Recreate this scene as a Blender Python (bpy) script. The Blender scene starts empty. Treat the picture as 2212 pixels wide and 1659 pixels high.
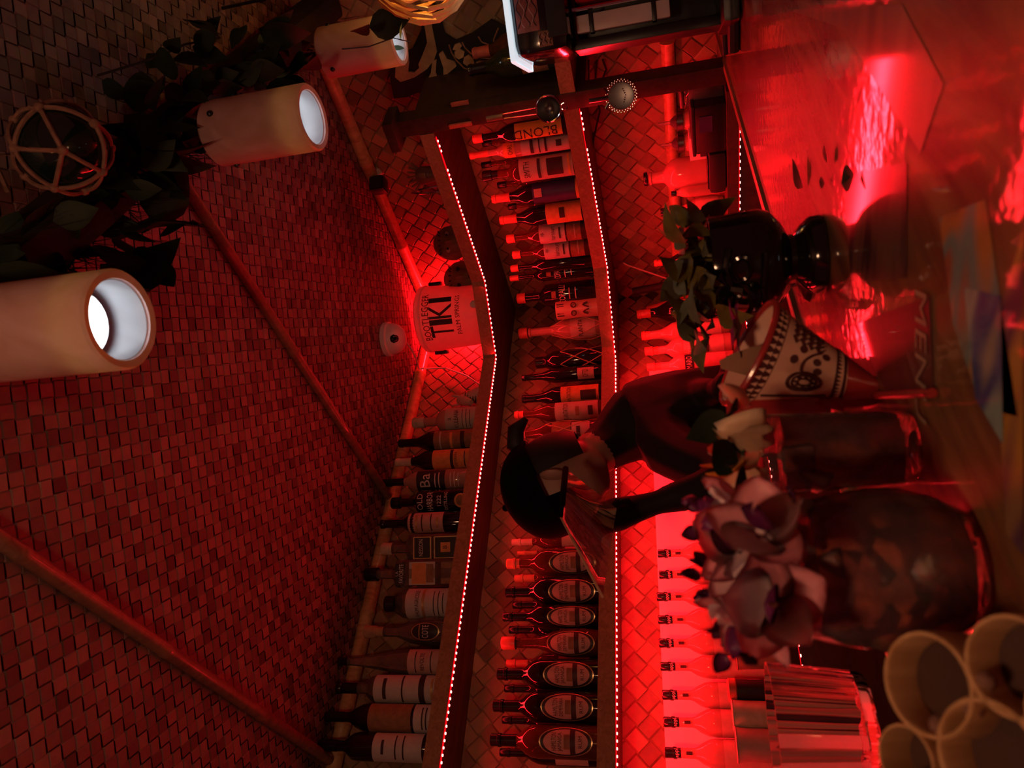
import bpy, bmesh, math, random
from mathutils import Vector, Matrix
random.seed(7)
C = bpy.context.scene.collection
SC = bpy.context.scene
PI = math.pi
Z0 = 1.28            # eye height above the floor

# ------------------------------------------------------------------ camera
FPX = 1605.0
CX, CY = 2.2106, 2.0668
YAW, PITCH, ROLL = math.radians(228.908), math.radians(13.031), math.radians(-4.667)
FW = Vector((math.cos(PITCH)*math.cos(YAW), math.cos(PITCH)*math.sin(YAW), math.sin(PITCH)))
R0 = Vector((math.sin(YAW), -math.cos(YAW), 0))
U0 = R0.cross(FW)
RT = math.cos(ROLL)*R0 + math.sin(ROLL)*U0
UP = RT.cross(FW)
EYE = Vector((CX, CY, Z0))
cam_d = bpy.data.cameras.new('camera'); cam = bpy.data.objects.new('camera', cam_d); C.objects.link(cam)
cam_d.sensor_fit = 'HORIZONTAL'; cam_d.sensor_width = 36.0; cam_d.lens = FPX/2212.0*36.0
cam_d.clip_start = 0.02; cam_d.clip_end = 50
M = Matrix((( -UP.x, RT.x, -FW.x), (-UP.y, RT.y, -FW.y), (-UP.z, RT.z, -FW.z))).to_4x4()
M.translation = EYE
cam.matrix_world = M
cam_d.dof.use_dof = True; cam_d.dof.focus_distance = 2.1; cam_d.dof.aperture_fstop = 8.0
SC.camera = cam

# ------------------------------------------------------------------ exposure, world
SC.view_settings.view_transform = 'Standard'; SC.view_settings.look = 'None'
SC.view_settings.exposure = 0.0; SC.view_settings.gamma = 1.0; SC.view_settings.use_curve_mapping = False
SC.cycles.use_denoising = True
SC.cycles.max_bounces = 8; SC.cycles.transparent_max_bounces = 16
SC.cycles.caustics_reflective = False; SC.cycles.caustics_refractive = False
SC.cycles.sample_clamp_indirect = 3.0
W = bpy.data.worlds.new('room_ambience'); SC.world = W; W.use_nodes = True
W.node_tree.nodes['Background'].inputs[0].default_value = (0.9, 0.13, 0.14, 1)
W.node_tree.nodes['Background'].inputs[1].default_value = 0.075

RED = (1.0, 0.007, 0.014)
def area(name, loc, rot, sx, sy, power, col=RED, spread=PI):
    l = bpy.data.lights.new(name, 'AREA'); l.shape = 'RECTANGLE'; l.size = sx; l.size_y = sy
    l.energy = power; l.color = col; l.spread = spread
    o = bpy.data.objects.new(name, l); C.objects.link(o); o.location = loc; o.rotation_euler = rot
    return o
def point(name, loc, power, col, r=0.03):
    l = bpy.data.lights.new(name, 'POINT'); l.energy = power; l.color = col; l.shadow_soft_size = r
    o = bpy.data.objects.new(name, l); C.objects.link(o); o.location = loc
    return o
SH1, SH2 = Z0+0.65, Z0+0.2252        # undersides of the two shelves (the LED tapes)
SL, SR = 0.197, 0.296                # shelf depths on the left and right wall
CEIL = Z0+1.028
BAR = Z0-0.17                        # bar top
CNT = Z0-0.17                        # back counter top
P_UP, P_MID, P_OUT, P_BAR = 2.6, 9.0, 1.5, 5.0
# light thrown by the LED tapes: lower shelf, upper shelf, counter front
area('led_glow_mid_left', (1.20, SL-.012, SH2-.012), (math.radians(-18), 0, 0), 1.5, .012, P_MID)
area('led_glow_mid_right', (SR-.012, .72, SH2-.012), (0, math.radians(-18), 0), .012, .58, P_MID*.5)
area('led_glow_mid_corner', (.43, .32, SH2-.012), (0, 0, math.radians(-45)), .28, .012, P_MID*.18)
area('led_glow_top_left', (1.16, SL-.012, SH1-.012), (math.radians(8), 0, 0), 1.5, .012, P_UP)
area('led_glow_top_right', (SR-.012, .70, SH1-.012), (0, math.radians(8), 0), .012, .58, P_UP*.5)
area('led_glow_top_corner', (.36, .31, SH1-.012), (0, 0, math.radians(-50)), .27, .012, P_UP*.2)
# the upper tape also throws light out into the room and up to the ceiling
area('led_spill_top_left', (1.16, SL+.010, SH1+.004), (math.radians(100), 0, 0), 1.5, .012, P_OUT)
area('led_spill_top_right', (SR+.010, .70, SH1+.004), (0, math.radians(-100), 0), .012, .58, P_OUT*.4)
# the lower tape's spill over the aisle and the bar top
area('led_spill_mid_left', (1.20, SL+.010, SH2-.004), (math.radians(62), 0, 0), 1.5, .012, P_BAR)
area('led_spill_mid_right', (SR+.010, .72, SH2-.004), (0, math.radians(-62), 0), .012, .58, P_BAR*.6)
point('led_glow_behind_bucket', (.085, .10, SH1+.20), 10.0, RED, .02)

# ------------------------------------------------------------------ pixel helpers (photo pixel -> point on a real plane)
def ray(X, Y): return FW + RT*((829.5-Y)/FPX) - UP*((X-1106)/FPX)
def onz(X, Y, z): d = ray(X, Y); return EYE + d*((z-EYE.z)/d.z)
def onx(X, Y, x): d = ray(X, Y); return EYE + d*((x-EYE.x)/d.x)
def ony(X, Y, y): d = ray(X, Y); return EYE + d*((y-EYE.y)/d.y)
def top_h(P, X, Y):
    """height above P of the point seen at photo pixel X"""
    d = ray(X, Y); k = ((P.x-EYE.x)*FW.x+(P.y-EYE.y)*FW.y)/(d.x*FW.x+d.y*FW.y); return (EYE+d*k).z-P.z
def depth(P): return (P-EYE).dot(FW)
def px2m(P, n): return n*depth(P)/FPX

# ------------------------------------------------------------------ materials
def new_mat(name):
    m = bpy.data.materials.new(name); m.use_nodes = True
    return m, m.node_tree, m.node_tree.nodes['Principled BSDF']
def pm(name, col, rough=.5, var=.25, scale=30, metal=0, bump=0, coat=0, trans=0, sub=0, spec=.5, ior=1.5):
    """procedural material: colour varied by noise, optional bump"""
    m, t, b = new_mat(name)
    tc = t.nodes.new('ShaderNodeTexCoord'); nz = t.nodes.new('ShaderNodeTexNoise'); nz.inputs['Scale'].default_value = scale
    nz.inputs['Detail'].default_value = 3
    t.links.new(tc.outputs['Object'], nz.inputs['Vector'])
    rp = t.nodes.new('ShaderNodeValToRGB')
    rp.color_ramp.elements[0].position = .3; rp.color_ramp.elements[1].position = .7
    rp.color_ramp.elements[0].color = (*[c*(1-var) for c in col], 1); rp.color_ramp.elements[1].color = (*[min(1, c*(1+var*.5)) for c in col], 1)
    t.links.new(nz.outputs['Fac'], rp.inputs[0]); t.links.new(rp.outputs[0], b.inputs['Base Color'])
    b.inputs['Roughness'].default_value = rough; b.inputs['Metallic'].default_value = metal
    b.inputs['Coat Weight'].default_value = coat; b.inputs['Transmission Weight'].default_value = trans
    b.inputs['Specular IOR Level'].default_value = spec; b.inputs['IOR'].default_value = ior
    if sub: b.inputs['Subsurface Weight'].default_value = sub; b.inputs['Subsurface Radius'].default_value = (.02, .01, .006)
    if bump:
        bp = t.nodes.new('ShaderNodeBump'); bp.inputs['Strength'].default_value = bump; bp.inputs['Distance'].default_value = .01
        t.links.new(nz.outputs['Fac'], bp.inputs['Height']); t.links.new(bp.outputs[0], b.inputs['Normal'])
    return m
def thin_glass(name, col, rough=.03, body=.0, bump=0, bscale=60, refr=0):
    """cheap bottle glass: tinted see-through, mirror-like at grazing angles, part cloudy"""
    m, t, b = new_mat(name)
    out = t.nodes['Material Output']
    tr = t.nodes.new('ShaderNodeBsdfTransparent'); tr.inputs[0].default_value = (*col, 1)
    gl = t.nodes.new('ShaderNodeBsdfGlossy'); gl.inputs['Roughness'].default_value = rough; gl.inputs[0].default_value = (1, 1, 1, 1)
    df = t.nodes.new('ShaderNodeBsdfDiffuse'); df.inputs[0].default_value = (*col, 1)
    nz = t.nodes.new('ShaderNodeTexNoise'); nz.inputs['Scale'].default_value = 14
    tc = t.nodes.new('ShaderNodeTexCoord'); t.links.new(tc.outputs['Object'], nz.inputs['Vector'])
    mp = t.nodes.new('ShaderNodeMapRange'); mp.inputs[1].default_value = .3; mp.inputs[2].default_value = .7
    mp.inputs[3].default_value = max(0, body-.08); mp.inputs[4].default_value = min(1, body+.08)
    t.links.new(nz.outputs['Fac'], mp.inputs[0])
    m1 = t.nodes.new('ShaderNodeMixShader'); t.links.new(mp.outputs[0], m1.inputs[0]); t.links.new(tr.outputs[0], m1.inputs[1]); t.links.new(df.outputs[0], m1.inputs[2])
    fr = t.nodes.new('ShaderNodeFresnel'); fr.inputs[0].default_value = 1.45
    if bump:
        vo = t.nodes.new('ShaderNodeTexVoronoi'); vo.inputs['Scale'].default_value = bscale; t.links.new(tc.outputs['Object'], vo.inputs['Vector'])
        bp = t.nodes.new('ShaderNodeBump'); bp.inputs['Strength'].default_value = bump; bp.inputs['Distance'].default_value = .006
        t.links.new(vo.outputs['Distance'], bp.inputs['Height']); t.links.new(bp.outputs[0], gl.inputs['Normal']); t.links.new(bp.outputs[0], fr.inputs['Normal'])
    if refr:
        rf = t.nodes.new('ShaderNodeBsdfRefraction'); rf.inputs['IOR'].default_value = 1.42; rf.inputs['Roughness'].default_value = .03; rf.inputs[0].default_value = (1, .95, .92, 1)
        if bump: t.links.new(bp.outputs[0], rf.inputs['Normal'])
        m3 = t.nodes.new('ShaderNodeMixShader'); m3.inputs[0].default_value = refr; t.links.new(m1.outputs[0], m3.inputs[1]); t.links.new(rf.outputs[0], m3.inputs[2]); m1 = m3
    m2 = t.nodes.new('ShaderNodeMixShader'); t.links.new(fr.outputs[0], m2.inputs[0]); t.links.new(m1.outputs[0], m2.inputs[1]); t.links.new(gl.outputs[0], m2.inputs[2])
    t.links.new(m2.outputs[0], out.inputs[0])
    return m
def emit(name, col, s):
    m, t, b = new_mat(name)
    b.inputs['Base Color'].default_value = (*[min(1, c) for c in col], 1)
    nz = t.nodes.new('ShaderNodeTexNoise'); nz.inputs['Scale'].default_value = 200
    mp = t.nodes.new('ShaderNodeMapRange'); mp.inputs[3].default_value = s*.9; mp.inputs[4].default_value = s*1.1
    t.links.new(nz.outputs['Fac'], mp.inputs[0]); t.links.new(mp.outputs[0], b.inputs['Emission Strength'])
    b.inputs['Emission Color'].default_value = (*col, 1)
    return m
def weave_mat(name, dark, light, rough=.55):
    m, t, b = new_mat(name)
    at = t.nodes.new('ShaderNodeAttribute'); at.attribute_name = 'tone'
    rp = t.nodes.new('ShaderNodeValToRGB'); rp.color_ramp.elements[0].color = (*dark, 1); rp.color_ramp.elements[1].color = (*light, 1)
    t.links.new(at.outputs['Fac'], rp.inputs[0])
    tc = t.nodes.new('ShaderNodeTexCoord'); nz = t.nodes.new('ShaderNodeTexNoise'); nz.inputs['Scale'].default_value = 60; nz.inputs['Detail'].default_value = 4
    t.links.new(tc.outputs['Object'], nz.inputs['Vector'])
    mx = t.nodes.new('ShaderNodeMix'); mx.data_type = 'RGBA'; mx.blend_type = 'MULTIPLY'; mx.inputs[0].default_value = .5
    t.links.new(rp.outputs[0], mx.inputs[6]); t.links.new(nz.outputs['Color'], mx.inputs[7]); t.links.new(mx.outputs[2], b.inputs['Base Color'])
    b.inputs['Roughness'].default_value = rough
    bp = t.nodes.new('ShaderNodeBump'); bp.inputs['Strength'].default_value = .25; bp.inputs['Distance'].default_value = .003
    t.links.new(nz.outputs['Fac'], bp.inputs['Height']); t.links.new(bp.outputs[0], b.inputs['Normal'])
    return m
def wood_mat(name, dark, light, rough=.4, coat=0, scale=(2, 14, 14), crough=.05, bump=.0):
    m, t, b = new_mat(name)
    tc = t.nodes.new('ShaderNodeTexCoord'); mpn = t.nodes.new('ShaderNodeMapping'); mpn.inputs['Scale'].default_value = scale
    nz = t.nodes.new('ShaderNodeTexNoise'); nz.inputs['Scale'].default_value = 2.2; nz.inputs['Detail'].default_value = 6; nz.inputs['Distortion'].default_value = 1.2
    t.links.new(tc.outputs['Object'], mpn.inputs[0]); t.links.new(mpn.outputs[0], nz.inputs['Vector'])
    rp = t.nodes.new('ShaderNodeValToRGB'); rp.color_ramp.elements[0].position = .3; rp.color_ramp.elements[1].position = .7
    rp.color_ramp.elements[0].color = (*dark, 1); rp.color_ramp.elements[1].color = (*light, 1)
    t.links.new(nz.outputs['Fac'], rp.inputs[0]); t.links.new(rp.outputs[0], b.inputs['Base Color'])
    b.inputs['Roughness'].default_value = rough; b.inputs['Coat Weight'].default_value = coat; b.inputs['Coat Roughness'].default_value = crough; b.inputs['Coat IOR'].default_value = 1.75
    if bump:
        n2 = t.nodes.new('ShaderNodeTexNoise'); n2.inputs['Scale'].default_value = 45; n2.inputs['Detail'].default_value = 2
        t.links.new(tc.outputs['Object'], n2.inputs['Vector'])
        bp = t.nodes.new('ShaderNodeBump'); bp.inputs['Strength'].default_value = bump; bp.inputs['Distance'].default_value = .004
        t.links.new(n2.outputs['Fac'], bp.inputs['Height']); t.links.new(bp.outputs[0], b.inputs['Normal']); t.links.new(bp.outputs[0], b.inputs['Coat Normal'])
    return m
def onyx_mat(name, c0=(.56, .36, .33), c1=(.72, .52, .53), tl_mix=.34, tcol=(1, .70, .30)):
    m, t, b = new_mat(name)
    out = t.nodes['Material Output']
    tc = t.nodes.new('ShaderNodeTexCoord'); nz = t.nodes.new('ShaderNodeTexNoise'); nz.inputs['Scale'].default_value = 9; nz.inputs['Detail'].default_value = 6; nz.inputs['Distortion'].default_value = 2.0
    t.links.new(tc.outputs['Object'], nz.inputs['Vector'])
    rp = t.nodes.new('ShaderNodeValToRGB'); e = rp.color_ramp.elements
    e[0].position = .35; e[0].color = (*c0, 1); e[1].position = .62; e[1].color = (*c1, 1)
    t.links.new(nz.outputs['Fac'], rp.inputs[0])
    tl = t.nodes.new('ShaderNodeBsdfTranslucent'); tl.inputs[0].default_value = (*tcol, 1)
    t.links.new(rp.outputs[0], b.inputs['Base Color']); b.inputs['Roughness'].default_value = .3
    mx = t.nodes.new('ShaderNodeMixShader'); mx.inputs[0].default_value = tl_mix
    t.links.new(b.outputs[0], mx.inputs[1]); t.links.new(tl.outputs[0], mx.inputs[2]); t.links.new(mx.outputs[0], out.inputs[0])
    return m

MT = {}
MT['wall_weave'] = weave_mat('wall_weave', (.20, .11, .05), (.62, .40, .22))
MT['ceil_weave'] = weave_mat('ceiling_weave', (.10, .055, .05), (.46, .27, .23))
MT['backing'] = pm('mat_backing', (.10, .05, .03), .8)
MT['floor'] = wood_mat('floor_boards', (.03, .02, .015), (.07, .045, .03))
MT['bamboo'] = wood_mat('bamboo_cane', (.45, .24, .10), (.72, .45, .22), .35, .3, (20, 20, 2))
MT['bamboo_dark'] = wood_mat('dark_bamboo', (.16, .07, .045), (.30, .14, .08), .4, .2, (20, 20, 2))
MT['shelf'] = wood_mat('shelf_wood', (.10, .045, .025), (.20, .10, .05), .5)
MT['shelf_face'] = wood_mat('shelf_front_edge', (.24, .13, .06), (.40, .25, .13), .6, 0, (30, 30, 30))
MT['dark_wood'] = wood_mat('dark_post_wood', (.035, .018, .012), (.075, .038, .022), .45)
MT['counter'] = wood_mat('counter_top', (.06, .03, .02), (.12, .06, .04), .35)
MT['backsplash'] = pm('white_backsplash', (.85, .84, .82), .35, .05, 8)
MT['bar'] = wood_mat('bar_top', (.07, .028, .010), (.34, .17, .06), .45, 1.0, (2.2, 12, 3), .06, .09)
MT['bar_edge'] = wood_mat('bar_edge', (.22, .11, .05), (.42, .26, .12), .4, .5, (3, 16, 3))
MT['black'] = pm('black_plastic', (.012, .012, .013), .35, .2)
MT['black_gloss'] = pm('black_glaze', (.008, .006, .007), .12, .2, coat=.3)
MT['rubber'] = pm('dark_rubber', (.02, .02, .022), .7)
MT['white'] = pm('white_plastic', (.82, .80, .78), .35, .06)
MT['chrome'] = pm('chrome', (.75, .75, .75), .15, .05, metal=1)
MT['steel'] = pm('brushed_steel', (.20, .19, .19), .3, .1, metal=1)
MT['onyx'] = onyx_mat('onyx_shade')
MT['bucket'] = onyx_mat('milky_white_plastic', (.78, .76, .72), (.84, .82, .79), .5, (.9, .85, .8))
MT['inner'] = onyx_mat('lamp_inner_wall', (.24, .27, .31), (.30, .34, .38), .40, (1, .95, .9))
MT['bulb'] = emit('lit_bulb_face', (.86, .95, 1.0), 6)
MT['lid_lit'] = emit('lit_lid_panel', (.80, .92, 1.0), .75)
MT['bulb_warm'] = emit('warm_bulb', (1, .50, .10), 22)
MT['led'] = emit('lit_led', (1.0, .20, .16), 8)
MT['sleeve'] = emit('led_glow_sleeve', (1.0, .004, .012), .75)  # sleeve emits faintly, standing in for the red halo round the LEDs
MT['tape'] = pm('led_tape', (.5, .05, .05), .5)
MT['label'] = pm('paper_label', (.62, .50, .40), .6, .12, 60)
MT['label_w'] = pm('white_label', (.64, .56, .52), .6, .08, 60)
MT['label_o'] = pm('orange_label', (.85, .34, .10), .6, .15, 60)
MT['label_br'] = pm('brown_label', (.36, .17, .08), .6, .3, 60)
MT['label_bk'] = pm('black_label', (.03, .02, .02), .5)
MT['label_pk'] = pm('pale_pink_label', (.66, .38, .32), .6, .1, 60)
MT['label_y'] = pm('yellow_label', (.85, .50, .08), .6, .1, 60)
MT['label_bl'] = pm('blue_label', (.05, .04, .16), .5)
MT['gold'] = pm('gold_foil', (.85, .62, .28), .3, .1, metal=.7)
MT['ink'] = pm('dark_ink', (.05, .015, .015), .6)
MT['ink_w'] = pm('white_ink', (.85, .75, .68), .6, .1)
MT['cap_bk'] = pm('black_cap', (.012, .010, .010), .25)
MT['cap_o'] = pm('orange_cap', (.75, .30, .14), .4)
MT['cap_r'] = pm('red_cap', (.75, .16, .10), .35)
MT['cap_c'] = pm('cream_cap', (.80, .62, .45), .45)
MT['cork'] = pm('cork_stopper', (.55, .33, .18), .7, .3)
MT['g_dark'] = pm('dark_bottle_glass', (.015, .006, .005), .07, .2, spec=.7)
MT['g_amber'] = thin_glass('amber_spirit_glass', (.42, .14, .05), body=.22)
MT['g_clear'] = thin_glass('clear_spirit_glass', (.80, .62, .52), body=.12)
MT['g_red'] = thin_glass('lit_spirit_glass', (.85, .45, .35), body=.55)  # clear glass reddened and clouded, the red light put into its colour
MT['g_green'] = pm('green_bottle_glass', (.02, .03, .012), .08, .2, spec=.7)
MT['g_pure'] = thin_glass('clear_plastic', (.93, .93, .93), body=.10)
MT['leaf'] = pm('dark_leaf', (.020, .034, .016), .6, .4, 20, spec=.25)
MT['leaf_fresh'] = pm('olive_leaf', (.17, .13, .025), .5, .4, 40)
MT['leaf_young'] = pm('bright_young_leaf', (.30, .55, .10), .5, .2, 40)
MT['leaf_grey'] = pm('pale_leaf', (.15, .16, .09), .5, .35, 40)
MT['rope'] = pm('net_rope', (.26, .13, .09), .8, .3, 80, bump=.3)
MT['cord'] = pm('red_lit_cord', (.70, .42, .26), .8, .2)
MT['float_glass'] = pm('green_float_glass', (.006, .014, .010), .05, .2, spec=.8)
MT['thatch'] = pm('dark_thatch', (.030, .016, .014), .8, .4)
MT['cloth'] = pm('dark_shirt', (.007, .004, .005), .8, .3, 30)
MT['cap_cloth'] = pm('black_cap_cloth', (.004, .003, .003), .95, .3, spec=.1)
MT['skin'] = pm('skin', (.42, .22, .16), .5, .1, sub=.15)
MT['hair'] = pm('dark_hair', (.010, .007, .006), .6, .4)
MT['wood_tiki'] = wood_mat('carved_wood', (.16, .08, .05), (.34, .18, .10), .5, 0, (10, 10, 4), bump=.3)
MT['wood_tiki2'] = wood_mat('pale_carved_wood', (.22, .11, .06), (.42, .22, .12), .5, 0, (10, 10, 4))
MT['ceramic_cream'] = pm('red_lit_cream_ceramic', (.80, .46, .33), .35, .08)  # cream ceramic with the room's red light mixed into its colour
MT['ceramic_red'] = pm('red_ceramic', (.42, .03, .025), .25, .1, coat=.3)
MT['ceramic_brown'] = pm('brown_glaze_print', (.09, .02, .02), .35)
MT['glass'] = thin_glass('drink_glass', (.93, .90, .88), body=.03, rough=.03, bump=.15, bscale=30, refr=.3)
MT['glass_rib'] = pm('ribbed_glass', (1, .97, .96), .02, 0, trans=1, ior=1.48)
MT['drink'] = pm('iced_red_drink', (.88, .15, .08), .12, .6, 40, bump=1.0, trans=.18, ior=1.33)
MT['drink_b'] = pm('iced_brown_drink', (.88, .17, .09), .12, .65, 40, bump=1.0, trans=.18, ior=1.33)
MT['ice'] = thin_glass('ice_cube', (.75, .55, .50), body=.25)
MT['petal'] = pm('pink_petal', (.90, .36, .40), .5, .25, 30, sub=.2)
MT['petal_w'] = pm('white_petal', (.92, .66, .68), .5, .2, 30, sub=.2)
MT['petal_p'] = pm('purple_petal', (.16, .015, .10), .5, .3, 30)
MT['petal_c'] = pm('cream_petal', (.85, .62, .40), .5, .2, 30, sub=.2)
MT['petal_o'] = pm('orange_petal', (.80, .30, .03), .5, .2, 30)
MT['rattan'] = pm('rattan_slat', (.62, .33, .10), .5, .3)
MT['decor_black'] = pm('black_carved_panel', (.012, .010, .008), .6, .3)
MT['decor_cream'] = pm('bone_inlay', (.60, .38, .20), .6, .25)

# ------------------------------------------------------------------ object helpers
NOBJ = 0
def link(name, data, parent=None, loc=None, mat=None):
    o = bpy.data.objects.new(name, data); C.objects.link(o)
    if parent: o.parent = parent
    if loc is not None: o.location = loc
    if mat is not None and data is not None and not data.materials: data.materials.append(mat)
    return o
def thing(name, label, cat, loc=(0, 0, 0), rz=0, group=None):
    o = bpy.data.objects.new(name, None); C.objects.link(o); o.location = loc; o.rotation_euler = (0, 0, rz)
    o.empty_display_size = .02
    o['label'] = label; o['category'] = cat
    if group: o['group'] = group
    return o
def tag(o, label, cat, group=None):
    o['label'] = label; o['category'] = cat
    if group: o['group'] = group
    return o
def to_mesh(bm, name, mat, smooth=True):
    me = bpy.data.meshes.new(name)
    bmesh.ops.recalc_face_normals(bm, faces=bm.faces)
    bm.to_mesh(me); bm.free()
    if mat: me.materials.append(mat)
    if smooth:
        for p in me.polygons: p.use_smooth = True
        try: me.set_sharp_from_angle(angle=math.radians(38))
        except Exception: pass
    return me
def obj(name, bm, mat, parent=None, loc=None, smooth=True):
    return link(name, to_mesh(bm, name, mat, smooth), parent, loc)
def struct(name, bm, mat, parent=None, smooth=False):
    o = obj(name, bm, mat, parent, smooth=smooth)
    if parent is None: o['kind'] = 'structure'
    return o
def box(bm, c, s, rot=None, bev=0):
    r = bmesh.ops.create_cube(bm, size=1.0); vs = r['verts']
    mt = Matrix.Translation(c) @ (rot.to_4x4() if rot is not None else Matrix.Identity(4)) @ Matrix.Diagonal((*s, 1))
    bmesh.ops.transform(bm, matrix=mt, verts=vs)
    if bev:
        es = list({e for v in vs for e in v.link_edges})
        bmesh.ops.bevel(bm, geom=es, offset=bev, segments=2, affect='EDGES', profile=.6)
    return bm
def lathe(bm, prof, seg=20, sq=None, c=(0, 0, 0)):
    """prof: (r, z) pairs; sq: optional function(r index)->exponent for rounded-square sections"""
    rings = []
    for k, (r, z) in enumerate(prof):
        if r < 1e-6: rings.append([bm.verts.new((c[0], c[1], c[2]+z))]); continue
        ring = []
        for i in range(seg):
            a = 2*PI*i/seg + PI/seg; ca, sa = math.cos(a), math.sin(a)
            q = 1.0
            if sq and sq[k]:
                n = sq[k]; q = 1/((abs(ca)**n + abs(sa)**n)**(1/n))
            ring.append(bm.verts.new((c[0]+r*q*ca, c[1]+r*q*sa, c[2]+z)))
        rings.append(ring)
    for a, b in zip(rings, rings[1:]):
        if len(a) == 1 and len(b) == 1: continue
        if len(a) == 1:
            for i in range(seg): bm.faces.new((a[0], b[i], b[(i+1) % seg]))
        elif len(b) == 1:
            for i in range(seg): bm.faces.new((a[i], b[0], a[(i+1) % seg]))
        else:
            for i in range(seg): bm.faces.new((a[i], a[(i+1) % seg], b[(i+1) % seg], b[i]))
    return bm
def tube(bm, pts, r, seg=8, taper=None, cap=True):
    pts = [Vector(p) for p in pts]; rings = []
    up = Vector((0, 0, 1))
    for i, p in enumerate(pts):
        d = (pts[min(i+1, len(pts)-1)] - pts[max(i-1, 0)]).normalized()
        a = d.cross(up)
        if a.length < 1e-3: a = d.cross(Vector((1, 0, 0)))
        a.normalize(); b = d.cross(a)
        rr = r if taper is None else r*taper[i]
        rings.append([bm.verts.new(p + a*math.cos(2*PI*k/seg)*rr + b*math.sin(2*PI*k/seg)*rr) for k in range(seg)])
    for A, B in zip(rings, rings[1:]):
        for k in range(seg): bm.faces.new((A[k], A[(k+1) % seg], B[(k+1) % seg], B[k]))
    if cap and seg > 2:
        bm.faces.new(rings[0][::-1]); bm.faces.new(rings[-1])
    return bm
def loop_tube(bm, pts, r, seg=6):
    return tube(bm, list(pts)+[pts[0]], r, seg, cap=False)
def ball(bm, c, r, u=12, v=8, s=(1, 1, 1)):
    rr = bmesh.ops.create_uvsphere(bm, u_segments=u, v_segments=v, radius=r)
    bmesh.ops.transform(bm, matrix=Matrix.Translation(c) @ Matrix.Diagonal((*s, 1)), verts=rr['verts'])
    return bm
def prism(bm, pts, th, n):
    """closed outline of 3-D points, thickened along n"""
    n = Vector(n)
    a = [bm.verts.new(Vector(p)) for p in pts]; b = [bm.verts.new(Vector(p)+n*th) for p in pts]
    bm.faces.new(a[::-1]); bm.faces.new(b)
    for i in range(len(a)):
        j = (i+1) % len(a); bm.faces.new((a[i], a[j], b[j], b[i]))
    return bm
_tx = {}
def text_geo(s, extrude=0):
    """flat text as (verts, faces) centred on 0, cap height about 1"""
    if s in _tx: return _tx[s]
    cu = bpy.data.curves.new('txt', 'FONT'); cu.body = s; cu.align_x = 'CENTER'; cu.align_y = 'CENTER'; cu.size = 1.4; cu.resolution_u = 2
    o = bpy.data.objects.new('txt', cu); C.objects.link(o)
    dg = bpy.context.evaluated_depsgraph_get()
    me = bpy.data.meshes.new_from_object(o.evaluated_get(dg))
    V = [v.co.copy() for v in me.vertices]; F = [tuple(p.vertices) for p in me.polygons]
    bpy.data.objects.remove(o); bpy.data.curves.remove(cu); bpy.data.meshes.remove(me)
    _tx[s] = (V, F); return V, F
def text_on(s, fmap, h, mat, parent, wmax=None, name='print'):
    """writing laid on a surface: fmap(x, y) -> 3-D point"""
    V, F = text_geo(s)
    w = max(v.x for v in V) - min(v.x for v in V)
    k = h
    kx = k if not wmax or w*k <= wmax else wmax/w
    me = bpy.data.meshes.new(name); me.from_pydata([fmap(v.x*kx, v.y*k) for v in V], [], F); me.materials.append(mat)
    return link(name, me, parent)

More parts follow.
